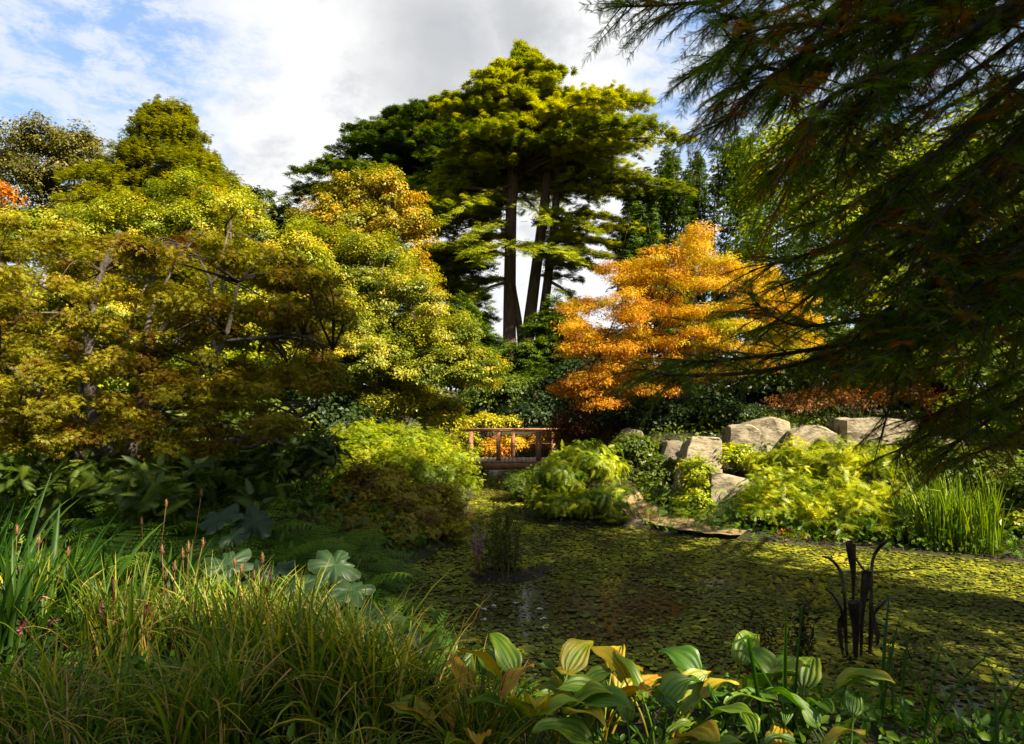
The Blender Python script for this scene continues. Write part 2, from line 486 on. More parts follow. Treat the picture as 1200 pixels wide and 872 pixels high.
# ---------------------------------------------------------------- setting: ground, pond, path
POND = np.array([onz(*p)[:2] for p in ((442, 692), (470, 668), (528, 640), (548, 604))] +
                [(-.95, 16.5), (-.8, 19), (-.9, 26), (1.2, 26), (.9, 19), (.45, 16)] +
                [onz(*p)[:2] for p in ((608, 604), (640, 616), (745, 617), (785, 628), (868, 634), (960, 640), (1060, 648), (1200, 660))] +
                [(9.3, 9.0), (9.5, 6.2), (7.5, 4.7), (5, 4.35), (3, 4.3), (1.6, 4.5), (.4, 4.9), (-.6, 5.5), (-1.3, 6.6)])
def sdf(x, y):
    P = np.stack([x, y], -1).reshape(-1, 2)
    d = np.full(len(P), 1e9); inside = np.zeros(len(P), bool)
    for a, b in zip(POND, np.roll(POND, -1, 0)):
        e = b - a; w = P - a
        t = np.clip((w @ e) / (e @ e), 0, 1)[:, None]
        d = np.minimum(d, np.linalg.norm(w - t * e, axis=1))
        c = ((a[1] <= P[:, 1]) != (b[1] <= P[:, 1]))
        xs = a[0] + (P[:, 1] - a[1]) / (b[1] - a[1] + 1e-12) * e[0]
        inside ^= c & (P[:, 0] < xs)
    return np.where(inside, -d, d).reshape(np.shape(x))
def sst(a, b, x):
    t = np.clip((x - a) / (b - a), 0, 1)
    return t * t * (3 - 2 * t)
def gh(x, y):
    x = np.asarray(x, float); y = np.asarray(y, float)
    d = sdf(x, y)
    h = np.where(d < 0, np.maximum(-.5, d * .8), .10 * sst(0, .15, d) + .38 * sst(.1, 1.6, d))
    out = sst(.3, 1.5, d)
    h = h + out * (.10 * np.sin(x * 1.7 + y * .6) * np.sin(y * 1.3 - x * .4) + .05 * np.sin(x * 4.1) * np.sin(y * 3.7))
    h = h + out * (1.1 * sst(13.2, 17.5, y) * sst(2.0, 3.6, x) + .7 * sst(9, 15, y) * sst(-3, -6, x) + 1.3 * sst(22, 36, y))
    h = h * (1 - .75 * sst(1.2, 2.0, x) * sst(14.0, 12.8, y) * sst(8.2, 9.2, y))
    h = h + out * .34 * sst(4.8, 3.0, y)
    h = h + .02 * np.maximum(0, y - 36) * sst(36, 60, y) - .0
    return h
def ghs(x, y): return float(gh(np.array([x]), np.array([y]))[0])

xs = np.concatenate([-np.geomspace(600, 26, 16), np.arange(-24, 24.01, .24), np.geomspace(26, 600, 16)])
ys = np.concatenate([-np.geomspace(600, 9, 14), np.arange(-8, 34.01, .24), np.geomspace(36, 900, 18)])
X, Y_ = np.meshgrid(xs, ys)
Z = gh(X, Y_)
Z = np.where(np.abs(X) + np.abs(Y_) > 120, np.minimum(Z, 3.0), Z)
nx, ny = len(xs), len(ys)
i = np.arange(ny - 1)[:, None] * nx + np.arange(nx - 1)[None]
g = Geo().add(np.stack([X, Y_, Z], -1), np.stack([i, i + 1, i + nx + 1, i + nx], -1).reshape(-1, 4))
kind(build('ground', g, M['soil'], smooth=True), 'structure')

g = Geo()
wv = np.array([(-6, 3.5, 0), (12, 3.5, 0), (12, 27, 0), (-6, 27, 0)], float)
g.add(wv, np.array([[0, 1, 2, 3]]))
kind(build('pond_water', g, M['water']), 'structure')

# gritty path running along the far bank below the boulders
pc = spl([(*onz(735, 590, .2)[:2], .5), (*onz(775, 604, .15)[:2], .8), (*onz(820, 616, .13)[:2], .7), (*onz(872, 622, .12)[:2], .5)], 26)
pv, m = [], 9
for k, (x, y, w) in enumerate(pc):
    t = pc[min(k + 1, 25), :2] - pc[max(k - 1, 0), :2]; t = t / np.linalg.norm(t); nrml = np.array([-t[1], t[0]])
    for j in range(m):
        q = np.array([x, y]) + nrml * w * (j / (m - 1) - .5) * (1 + .15 * math.sin(k * 1.7 + j))
        pv.append((*q, max(ghs(*q), .06) + .03))
i = np.arange(25)[:, None] * m + np.arange(m - 1)[None]
kind(build('path', Geo().add(pv, np.stack([i, i + 1, i + m + 1, i + m], -1).reshape(-1, 4)), M['sand'], smooth=True), 'structure')

# ---------------------------------------------------------------- rocks
def rock(label, mat, outline, Y, depth, group=None, shrink=.86, rough=.05, seed=0, tilt=0.0):
    """a boulder whose front face has the given outline at distance Y and real depth behind"""
    r = np.random.default_rng(seed)
    bm = bmesh.new()
    pts = []
    cen = np.mean([at(px, py, Y) for px, py in outline], axis=0)
    for px, py in outline:
        p = at(px, py, Y)
        up = max(0, p[2] - cen[2])
        p = p + np.array([0, tilt * up, 0])
        pts.append(p + r.normal(0, .035, 3))
        q = cen + (p - cen) * shrink; q[1] += depth * r.uniform(.85, 1.1)
        pts.append(q)
        s = cen + (p - cen) * r.uniform(.93, 1.0); s[1] = p[1] + depth * .45
        pts.append(s + r.normal(0, .03, 3))
    vs = [bm.verts.new(p) for p in pts]
    res = bmesh.ops.convex_hull(bm, input=vs)
    bmesh.ops.delete(bm, geom=list({x for x in res['geom_unused'] + res['geom_interior'] if isinstance(x, bmesh.types.BMVert)}), context='VERTS')
    bmesh.ops.dissolve_limit(bm, angle_limit=R(9), verts=bm.verts, edges=bm.edges)
    bmesh.ops.bevel(bm, geom=bm.edges[:], offset=.018, segments=1, affect='EDGES', profile=.6)
    bmesh.ops.triangulate(bm, faces=bm.faces)
    for _ in range(3):
        le = [e for e in bm.edges if e.calc_length() > .10]
        bmesh.ops.subdivide_edges(bm, edges=le, cuts=1)
        bmesh.ops.triangulate(bm, faces=[f for f in bm.faces if len(f.verts) > 3])
    bm.normal_update()
    for v in bm.verts:
        p = v.co
        d = mnoise.fractal(p * 1.3 + Vector((seed, 0, 0)), .8, 2.2, 6) * rough * .8 - max(0, mnoise.noise(p * 2.3 + Vector((0, seed, 0))) - .25) * .12
        st = mnoise.noise(Vector((p.x * .6, p.y * .6, p.z * 7 + seed))) * rough * .55
        v.co = p + v.normal * (d + st)
    base = (float(cen[0]), float(cen[1] + depth / 2), float(min(v.co.z for v in bm.verts)))
    for v in bm.verts: v.co -= Vector(base)
    me = bpy.data.meshes.new('boulder'); bm.to_mesh(me); bm.free()
    me.polygons.foreach_set('use_smooth', np.ones(len(me.polygons), bool))
    me.set_sharp_from_angle(angle=R(24))
    me.materials.append(mat)
    o = bpy.data.objects.new('boulder', me); COL.objects.link(o); o.location = base
    return tag(o, label, 'boulder', group)
S1, S2 = M['stone'], M['stone2']
GR = 'boulders of the rock garden'
rock('tall leaning sandstone slab behind the low boulder at the path', S1, [(792, 596), (796, 562), (806, 530), (814, 517), (832, 513), (850, 514), (848, 545), (842, 598)], 13.6, 1.0, GR, seed=3, tilt=.25)
rock('low square boulder with a dark left face at the pond edge', S1, [(833, 610), (833, 575), (834, 552), (868, 562), (880, 566), (888, 563), (892, 580), (894, 602), (888, 612)], 12.7, 1.1, GR, seed=5, tilt=.2)
rock('small upright block left of the leaning slab', S2, [(776, 548), (777, 530), (784, 518), (800, 516), (806, 522), (806, 560), (780, 565)], 15.0, .7, GR, seed=8)
rock('weathered grey boulder half hidden in shade right of the footbridge', S2, [(722, 545), (724, 512), (738, 503), (752, 506), (764, 520), (764, 548)], 16.2, .9, GR, seed=9)
rock('rounded boulder stained orange on the terrace above the slab', S1, [(855, 536), (857, 502), (878, 498), (892, 504), (894, 540)], 15.2, .9, GR, seed=12)
rock('flat topped pale boulder at the left of the terrace wall', S1, [(878, 540), (879, 497), (905, 491), (926, 494), (930, 540)], 15.6, .9, GR, seed=13)
rock('pale wedge of sandstone in the middle of the terrace wall', S1, [(924, 545), (929, 505), (956, 498), (981, 504), (982, 548)], 15.1, .8, GR, seed=17)
rock('small rounded stone under the big terrace block', S2, [(966, 540), (968, 516), (980, 512), (992, 514), (996, 524), (996, 545)], 14.6, .6, GR, seed=19)
rock('largest long sandstone block on the right of the terrace', S1, [(993, 545), (993, 493), (1040, 487), (1079, 491), (1082, 545)], 15.4, 1.1, GR, seed=21)
rock('brown boulder partly buried at the right end of the terrace', S2, [(1078, 550), (1080, 520), (1098, 510), (1130, 514), (1136, 550)], 15.2, 1.0, GR, seed=25)
rock('flat paving stone edging the path at the water', S1, [(768, 628), (770, 622), (788, 619), (806, 622), (816, 626), (814, 631), (788, 631)], 11.8, .45, 'flat edging stones along the pond', seed=31, rough=.02)
rock('second flat edging stone below the low boulder', S1, [(838, 634), (838, 627), (852, 622), (870, 624), (874, 634), (852, 637)], 11.5, .45, 'flat edging stones along the pond', seed=33, rough=.02)
rock('half submerged edging stone left of the path end', S2, [(730, 622), (732, 611), (748, 609), (760, 612), (762, 624)], 12.1, .6, 'flat edging stones along the pond', seed=35, rough=.03)

# ---------------------------------------------------------------- footbridge
BY, BD = 20.0, 1.25
t = thing('footbridge', 'small reddish brown wooden footbridge with post and rail sides over the inlet', 'footbridge', (0, BY, .3))
zr, zd = at(0, 506, BY)[2], at(0, 541, BY)[2]
x0, x1 = -1.95, 2.1
for s, yy in ((0, BY), (1, BY + BD)):
    pxs = (534, 584, 631, 676) if s == 0 else (552, 601, 648)
    for px in pxs:
        x = at(px, 520, yy)[0]
        w = .16 if s == 0 else .13
        if px in (584,): w = .12
        gg = Geo(); box(gg, (x, yy, (zr + zd) / 2 - .12), (w, .1, zr - zd + .22)); build('post', gg, M['wood'], t)
    gg = Geo(); box(gg, ((x0 + x1) / 2, yy, zr + .03), (x1 - x0, .13, .045)); build('rail', gg, M['wood'], t)
    gg = Geo(); box(gg, ((x0 + x1) / 2, yy + (-.075 if s == 0 else .075), zd - .13), (x1 - x0 - .25, .05, .2)); build('beam', gg, M['wood'], t)
    gg = Geo(); box(gg, ((x0 + x1) / 2, yy + (.045 if s == 0 else -.045), (zr + zd) / 2 + .02), (x1 - x0, .012, .012)); build('wire', gg, M['bronze'], t)
gg = Geo(); k = 0
xx = x0 + .1
while xx < x1 - .1:
    box(gg, (xx + .06, BY + BD / 2, zd - .01 + .004 * (k % 3)), (.115, BD + .2, .04)); xx += .125; k += 1
build('deck', gg, M['deck'], t)

# ---------------------------------------------------------------- pitcher plant sculpture
SY = 6.0
t = thing('pitcher_sculpture', 'dark bronze garden sculpture of trumpet pitcher plants standing in the pond', 'sculpture', at(1003, 765, SY))
def pt(px, py, dy=0): return at(px, py, SY + dy)
def pitcher(path, rad, dy, lid):
    P = [pt(a, b, dy) for a, b in path]
    gg = Geo(); tube(gg, P, np.array(rad) * .86 * SY / F, 14, n=22, cap=False)
    # inner wall so that the mouth is open
    tube(gg, [P[0], P[0] + (P[1] - P[0]) * .6], np.array([rad[0] * .78, rad[1] * .65]) * SY / F, 14, n=4, cap=False)
    o = build('pitcher', gg, M['bronze'], t, smooth=True)
    gl = Geo(); c = P[0]; a = np.linspace(0, 2 * math.pi, 20, endpoint=False); r = rad[0] * .86 * SY / F
    ring = np.stack([c[0] + r * np.cos(a), c[1] + r * np.sin(a), np.full(20, c[2])], -1)
    tube(gl, np.vstack([ring, ring[:1]]), .004, 6, cap=False)
    lb = build('rim', gl, M['bronze'], None, origin=np.array(t.location)); lb.parent = o; lb.location = (0, 0, 0)
    if lid:
        u = np.linspace(0, 1, 7)[:, None]; w = np.linspace(-1, 1, 7)[None]
        half = np.sin(np.clip(u * 1.0 + .12, 0, 1) * math.pi) ** .6 * r * 1.05
        hx = c[0] + w * half + 0 * u; hy = c[1] + r * .9 - u * r * 2.0 + 0 * w; hz = c[2] + .012 + lid * np.sin(u * 2.2) - .012 * w * w
        i = np.arange(6)[:, None] * 7 + np.arange(6)[None]
        gk = Geo().add(np.stack([hx, hy, hz], -1), np.stack([i, i + 1, i + 8, i + 7], -1).reshape(-1, 4))
        lo = build('lid', gk, M['bronze'], None, origin=np.array(t.location), smooth=True); lo.parent = o; lo.location = (0, 0, 0)
pitcher([(997, 638), (998, 650), (1000, 672), (1000, 700), (1001, 768)], [6.5, 5.5, 3.2, 1.8, 1.6], .05, .03)
pitcher([(1016, 671), (1015, 682), (1012, 700), (1010, 730), (1009, 768)], [6.8, 6.2, 4.2, 2.4, 1.8], -.05, .02)
pitcher([(1001, 706), (1002, 718), (1003, 735), (1003, 752), (1003, 770)], [8.2, 7.0, 5.0, 3.6, 2.4], -.2, 0)
for path, rad in (([(964, 652), (974, 656), (984, 668), (989, 690), (991, 730), (992, 768)], [.8, 1.6, 1.9, 1.9, 1.7, 1.6]),
                  ([(1046, 631), (1036, 636), (1026, 648), (1022, 662), (1021, 690), (1019, 770)], [1.2, 2.3, 2.0, 1.8, 1.8, 1.7]),
                  ([(1052, 699), (1040, 703), (1030, 712), (1023, 726), (1020, 768)], [.8, 1.8, 1.7, 1.6, 1.5]),
                  ([(968, 690), (976, 697), (985, 712), (989, 735), (993, 768)], [.8, 1.6, 1.7, 1.6, 1.5]),
                  ([(1003, 655), (1010, 665), (1017, 672)], [1.2, 1.4, 1.2])):
    gg = Geo(); tube(gg, [pt(a, b, rng.uniform(-.08, .08)) for a, b in path], np.array(rad) * SY / F, 8, n=18); build('stem', gg, M['bronze'], t, smooth=True)
for path in ([(1019, 690), (1024, 728), (1029, 745), (1027, 758)], [(988, 770), (984, 735), (990, 712)]):
    gg = Geo(); P = spl([pt(a, b, -.05) for a, b in path], 10); w = np.sin(np.linspace(.15, math.pi - .05, 10)) * .028
    V = np.concatenate([P + np.array([1, .3, 0]) * w[:, None], P - np.array([1, .3, 0]) * w[:, None]])
    i = np.arange(9); gg.add(V, np.stack([i, i + 1, i + 11, i + 10], -1)); build('blade', gg, M['bronze'], t, smooth=True)
gg = Geo(); c = np.array(t.location); tube(gg, [c + (0, 0, -.35), c + (0, 0, -.02)], [.16, .13], 16); build('base', gg, M['bronze'], t)

# ---------------------------------------------------------------- trees and shrubs
def ground_at(px, Y, dz=-.1):
    x = at(px, 470, Y)[0]
    return np.array([x, Y, ghs(x, Y) + dz])
def leafy(name, label, cat, blobs, mat, nsub, per, ls, sub=.3, stems=None, nlimb=0, bark='bark', group=None, limb_r=.03, crown_name='crown', **kw):
    b0 = np.mean([b[0] for b in blobs], axis=0)
    base = np.array(stems[0][0][0]) if stems else np.array([b0[0], b0[1], ghs(b0[0], b0[1])])
    t = thing(name, label, cat, base, group)
    g = Geo()
    S = crown(g, blobs, nsub, per, ls, sub, **kw)
    if stems:
        for P, rad in stems:
            gt = Geo(); tube(gt, P, rad, 9, n=max(8, len(P) * 4)); build('trunk', gt, M[bark], t, smooth=True)
        if nlimb:
            gl = Geo()
            ends = [np.array(P[-1]) for P, _ in stems] + [np.array(P[len(P) // 2]) for P, _ in stems if len(P) > 2]
            tg = S[rng.choice(len(S), min(nlimb, len(S)), replace=False)]
            for q in tg:
                e = ends[int(np.argmin([np.linalg.norm(q - e) + rng.uniform(0, .8) for e in ends]))]
                limbs(gl, e, [q], limb_r, r1=limb_r * .2)
            build('branches', gl, M[bark], t, smooth=True)
    elif nlimb:
        gl = Geo()
        tg = S[rng.choice(len(S), min(nlimb, len(S)), replace=False)]
        for q in tg:
            limbs(gl, base + np.array([rng.normal(0, .12), rng.normal(0, .12), -.1]), [q], limb_r, r1=limb_r * .25, sag=.18)
        build('stems', gl, M[bark], t, smooth=True)
    build(crown_name, g, M[mat], t)
    return t
def straight(px, Y, ytop, r0, r1, lean=0):
    b = ground_at(px, Y); tp = at(px + lean, ytop, Y)
    return ([b, b * .5 + tp * .5, tp], [r0, (r0 + r1) / 2, r1])

def plates(g, gb, nbr, zr, axis, reach, tmpl, size, dens, rise=.15, droop=.25, width=.36, dz=.1, zpow=1.0, vz=.0, t0=.12, thick=.05, azf=None, vmid=.5, zlist=None, zopen=None, lr=(.62, 1.05)):
    """conifer boughs: flat plates of sprays round an axis"""
    for b in range(nbr):
        z = zr[0] + (zr[1] - zr[0]) * rng.uniform() ** zpow if zlist is None else rng.choice(zlist) + rng.normal(0, .25)
        a = rng.uniform(0, 2 * math.pi)
        if azf is not None and not azf(a): continue
        if zopen is not None and z < zopen and (abs(math.sin(a)) > .55 or rng.uniform() < .45): continue
        Lf, Rt = reach(z)
        ca, sa = math.cos(a), math.sin(a)
        ln = ((Rt if ca > 0 else Lf) * abs(ca) + .5 * (Lf + Rt) * abs(sa)) * rng.uniform(*lr)
        if ln < .15: continue
        o = axis(z)
        d = np.array([ca, sa, 0.]); s = np.array([-sa, ca, 0.])
        def pos(t): return o + d * (ln * t)[:, None] + UP * (ln * (rise * t - droop * t ** 2.2))[:, None]
        tt = np.linspace(0 if zopen is None or z > zopen else .28, .97, 6)
        if gb is not None and ln > 1.3: tube(gb, pos(tt), np.linspace(.035 * ln ** .6, .008, 6), 5)
        m = int(dens * ln * (.5 + .5 * ln ** .5))
        # side branchlets, alternately left and right, each a tapering line of sprays
        nbl = max(5, int(ln * 5))
        jt = t0 + (1 - t0) * np.sort(rng.uniform(0, 1, nbl)) ** .8
        jl = width * 2.3 * ln * (1.06 - jt) ** .8 * rng.uniform(.45, 1.1, nbl) + .12
        js = np.where(np.arange(nbl) % 2 == 0, 1., -1.)
        ja = rng.uniform(.55, 1.15, nbl)
        jz = rng.normal(0, .10, nbl)
        jd = d[None] * np.cos(ja)[:, None] + s[None] * (js * np.sin(ja))[:, None]
        pj = jl / jl.sum(); k = rng.choice(nbl, m, p=pj)
        u = rng.uniform(0, 1, m) ** .8
        r_ = jl[k] * u
        P = pos(jt[k]) + jd[k] * r_[:, None] + UP * (jz[k] * r_ - .45 * droop * r_ ** 1.6 / np.maximum(ln, 1) ** .3 + rng.normal(0, thick, m))[:, None] + rng.normal(0, .05, (m, 3)) * (1 - u)[:, None]
        A = jd[k] + s[None] * (js[k] * rng.normal(0, .45, m))[:, None] + UP * (.25 - .9 * droop * u + rng.normal(0, .22, m))[:, None]
        N = UP + .5 * rdir(m)
        v = vmid + rng.normal(0, .18) + rng.normal(0, .15, m) + .22 * (u - .5) + vz
        scatter(g, P, A, N, size * (1.15 - .45 * u) * rng.uniform(.7, 1.25, m), tmpl, np.clip(v, 0, 1))
def interp_reach(tab, Y, axpx):
    """outline table (pixel row, left, right) at distance Y -> reach by height"""
    zs = np.array([at(axpx, r[0], Y)[2] for r in tab]); k = Y / F
    Ls = np.array([(axpx - r[1]) * k for r in tab]); Rs = np.array([(r[2] - axpx) * k for r in tab])
    o = np.argsort(zs)
    return lambda z: (float(np.interp(z, zs[o], Ls[o])), float(np.interp(z, zs[o], Rs[o])))

# --- unseen trees beside and behind the camera, shaped to shade near bank and bronze tree
for (x, y, top, rr, lb) in ((9.8, -.6, 18.0, 4.3, 'unseen tall broadleaf tree to the right of the camera, placed for its shade'), (11.5, -8.6, 17.0, 3.2, 'unseen broadleaf tree behind the camera on the right, placed for its shade')):
    b = np.array([x, y, ghs(x, y) - .1])
    leafy('broadleaf_tree', lb, 'tree', [(np.array([x, y, top * .60]), np.array([rr, rr * .65, top * .36])), (np.array([x + .5, y, top * .8]), np.array([rr * .7, rr * .6, top * .2]))], 'mid', 235, 60, .30, 1.05,
          stems=[([b, b + (0, 0, top * .4), b + (.2, 0, top * .8)], [.4, .3, .1])], nlimb=30, limb_r=.09, flat=.7, inner=.2)

# --- far belt of woodland trees, each its own
far = [(-140, 58, 250, 90, 'dark'), (-40, 62, 270, 80, 'mid'), (330, 58, 340, 70, 'mid'), (420, 66, 330, 60, 'dark'), (505, 60, 388, 42, 'dark'),
       (560, 70, 402, 42, 'mid'), (628, 74, 410, 44, 'dark'), (700, 64, 385, 55, 'mid'), (790, 60, 330, 70, 'dark'), (900, 56, 260, 80, 'dark'),
       (1010, 60, 200, 90, 'mid'), (1120, 56, 190, 90, 'dark'), (1240, 60, 200, 90, 'mid'), (240, 64, 300, 80, 'dark'), (130, 60, 310, 80, 'mid')]
farlab = ['dense dark woodland tree at the far left edge behind the olive crowned tree', 'mid green woodland tree behind the olive crowned tree',
          'mid green woodland tree in the gap left of the cedars', 'dark woodland tree behind the turning yellow tree', 'dark low tree seen left of the cedar trunks',
          'mid green low tree showing under the cedar boughs', 'dark distant tree seen between the cedar trunks', 'mid green distant tree behind the orange maple',
          'dark distant tree behind the plume conifer', 'dark tall distant tree behind the right woodland', 'mid green tall tree glimpsed through the overhanging conifer',
          'dark tall tree glimpsed at the upper right through the overhanging boughs', 'mid green tall tree at the far right edge behind the overhanging boughs',
          'dark distant tree behind the conical conifer', 'mid green distant tree between the olive crowned tree and the conical conifer']
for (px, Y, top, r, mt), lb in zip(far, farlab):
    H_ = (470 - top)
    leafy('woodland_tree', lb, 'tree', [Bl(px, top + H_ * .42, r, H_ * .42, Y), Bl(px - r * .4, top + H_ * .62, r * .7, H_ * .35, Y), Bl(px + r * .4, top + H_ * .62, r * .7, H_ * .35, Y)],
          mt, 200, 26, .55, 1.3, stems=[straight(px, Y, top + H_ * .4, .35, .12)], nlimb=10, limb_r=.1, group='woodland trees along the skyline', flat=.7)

# --- olive crowned broadleaf at the far left, pines and conical conifer
leafy('broadleaf_tree', 'rounded olive green broadleaf tree against the sky at the far left', 'tree',
      [Bl(60, 205, 62, 62, 45), Bl(15, 225, 45, 55, 45), Bl(98, 190, 30, 36, 45), Bl(55, 165, 34, 26, 45), Bl(60, 270, 75, 45, 45), Bl(105, 250, 30, 40, 45)], 'olive', 380, 110, .20, .9,
      stems=[straight(62, 45, 220, .4, .12)], nlimb=26, limb_r=.10, flat=.65, vc=.2, inner=.3, spray=.7)
YY = 40
t = thing('conical_conifer', 'tall conical yellow green conifer with soft foliage behind the bronze tree', 'conifer', ground_at(190, YY))
g, gb, gt = Geo(), Geo(), Geo()
rc = interp_reach([(122, 188, 206), (132, 172, 216), (160, 156, 236), (200, 130, 252), (240, 112, 270), (300, 100, 290), (420, 110, 280)], YY, 195)
ax = lambda z: np.array([at(195, 300, YY)[0], YY, z])
plates(g, gb, 330, (at(195, 420, YY)[2], at(195, 124, YY)[2]), ax, rc, T_TUFT, .27, 62, rise=.35, droop=.42, width=.30, thick=.16, vmid=.5, t0=.25)
tube(gt, [ground_at(195, YY), ax(at(195, 124, YY)[2])], [.42, .04], 9)
build('trunk', gt, M['bark_cedar'], t, smooth=True); build('branches', gb, M['bark_cedar'], t); build('crown', g, M['dawn'], t)
for px, tp, rr, lb in ((272, 212, 26, 'dark pine with a rough crown just right of the conical conifer'), (318, 236, 34, 'lower dark pine in the dip of the skyline left of the cedars'), (360, 262, 26, 'small dark pine at the foot of the big white cloud')):
    leafy('pine_tree', lb, 'pine', [Bl(px, tp + 22, rr, 22, 46), Bl(px - 12, tp + 55, rr * 1.2, 28, 46), Bl(px + 14, tp + 70, rr * 1.2, 34, 46), Bl(px, tp + 120, rr * 1.2, 50, 46)], 'pine', 110, 42, .42, .9, tmpl=T_TUFT, up=.9, rnd=.9,
          stems=[straight(px, 46, tp + 10, .3, .07)], nlimb=14, limb_r=.07, group='dark pines on the left skyline', flat=.55)

# --- the cedars
def cedar(label, Y, axpx, tab, zl, nb, trunks, mat, dens, size, group, extra=(), popen=None):
    t = thing('cedar_tree', label, 'cedar', ground_at(axpx, Y))
    g, gb = Geo(), Geo()
    rc = interp_reach(tab, Y, axpx)
    ztop = at(axpx, tab[0][0], Y)[2]
    ax = lambda z: np.array([at(axpx, 300, Y)[0], Y, z])
    zlist = np.array([at(axpx, p, Y)[2] for p in zl])
    zopen = at(axpx, popen, Y)[2] if popen else None
    plates(g, gb, nb, None, ax, rc, T_CED, size, dens, rise=.20, droop=.26, width=.20, zlist=zlist, thick=.05, t0=.15, zopen=zopen, lr=(.40, 1.22), vmid=.62)
    for (apx, apy), (bpx, bpy), dy, n in extra:      # single long boughs
        a, b = at(apx, apy, Y), at(bpx, bpy, Y + dy); ln = np.linalg.norm(b - a)
        tube(gb, [a, (a + b) / 2 + UP * .06 * ln, b], [.09, .06, .015], 6, n=8)
        tt = rng.uniform(.3, 1, n) ** .8; w = rng.normal(0, .16, n) * ln * (1.15 - tt)
        d = nrm(b - a); s = nrm(np.cross(d, UP))
        P = a + (b - a) * tt[:, None] + UP * (.06 * ln * 4 * tt * (1 - tt))[:, None] + s * w[:, None] + UP * rng.normal(0, .09, n)[:, None]
        scatter(g, P, d[None] + s * (np.sign(w) * .7)[:, None] + .2 * rdir(n), UP + .5 * rdir(n), size * rng.uniform(.6, 1.2, n), T_CED, np.clip(.55 + rng.normal(0, .18, n), 0, 1))
    for path, rad in trunks:
        gt = Geo(); P = [at(a, b, Y) for a, b in path]; P[0] = ground_at(path[0][0], Y) if path[0][1] > 430 else P[0]
        tube(gt, P, np.array(rad) * Y / F, 10, n=16); build('trunk', gt, M['bark_cedar'], t, smooth=True)
    build('branches', gb, M['bark_cedar'], t); build('crown', g, M[mat], t)
tabm = [(62, 606, 622), (80, 598, 632), (100, 576, 668), (130, 552, 706), (160, 532, 722), (190, 515, 745), (220, 486, 748), (250, 478, 735), (290, 490, 705), (320, 500, 690), (350, 560, 665)]
zl = [64, 68, 72, 77, 83, 92, 102, 112, 122, 132, 143, 154, 165, 176, 187, 198, 209, 220, 230, 240, 248, 256, 264, 274, 282, 293, 300, 310, 322]
cedar('largest multi trunked cedar with flat sunlit tiers of boughs in the middle of the view', 35, 612, tabm, zl, 400,
      [([(598, 480), (597, 400), (598, 300), (600, 220), (606, 140), (612, 66)], [9.5, 8.2, 7.2, 6.5, 4.5, 1]),
       ([(612, 480), (618, 400), (629, 310), (638, 240), (642, 190), (640, 130)], [9, 8, 6.6, 6.0, 4.5, 1.5]),
       ([(622, 480), (634, 390), (643, 320), (650, 260), (654, 200), (664, 150)], [7, 6, 5.4, 5, 4, 1.5]),
       ([(618, 432), (609, 385), (602, 340), (599, 310)], [5, 4.2, 3.6, 3])], 'cedar', 62, .36, 'cedars rising behind the pond',
      extra=[((640, 190), (766, 138), -1, 170), ((640, 215), (760, 205), -2, 160), ((600, 300), (488, 292), -2.5, 200), ((640, 300), (705, 318), -2.5, 170), ((610, 290), (620, 296), -4.5, 240), ((600, 225), (470, 232), -2, 220), ((610, 290), (545, 300), -5, 200), ((610, 290), (675, 305), -5, 200), ((605, 215), (515, 262), -3, 170), ((600, 258), (545, 282), -4, 170), ((640, 246), (700, 274), -3.5, 190), ((648, 262), (708, 252), -2, 150), ((606, 232), (640, 262), -4.5, 130), ((600, 330), (548, 352), -2, 110), ((600, 300), (560, 310), -4, 160), ((645, 330), (680, 360), -2, 120)], popen=206)
tabs = [(126, 505, 530), (140, 460, 552), (160, 432, 558), (190, 418, 560), (215, 375, 560), (235, 364, 560), (300, 420, 560), (380, 440, 570)]
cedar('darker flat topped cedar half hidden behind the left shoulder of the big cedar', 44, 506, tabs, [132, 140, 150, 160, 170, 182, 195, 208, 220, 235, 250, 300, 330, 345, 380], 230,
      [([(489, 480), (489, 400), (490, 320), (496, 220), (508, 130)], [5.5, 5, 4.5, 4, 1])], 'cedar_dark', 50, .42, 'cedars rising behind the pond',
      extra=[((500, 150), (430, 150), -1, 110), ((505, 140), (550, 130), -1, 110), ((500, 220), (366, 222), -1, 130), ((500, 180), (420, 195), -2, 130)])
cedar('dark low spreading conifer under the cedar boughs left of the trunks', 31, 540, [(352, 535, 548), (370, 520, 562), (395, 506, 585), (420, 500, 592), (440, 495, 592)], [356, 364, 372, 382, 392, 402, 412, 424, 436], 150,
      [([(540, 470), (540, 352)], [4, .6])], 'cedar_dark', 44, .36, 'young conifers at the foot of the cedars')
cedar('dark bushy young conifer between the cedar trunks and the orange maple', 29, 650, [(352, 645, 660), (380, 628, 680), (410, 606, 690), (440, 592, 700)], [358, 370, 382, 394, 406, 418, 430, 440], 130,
      [([(650, 470), (650, 352)], [4, .6])], 'cedar_dark', 44, .36, 'young conifers at the foot of the cedars')

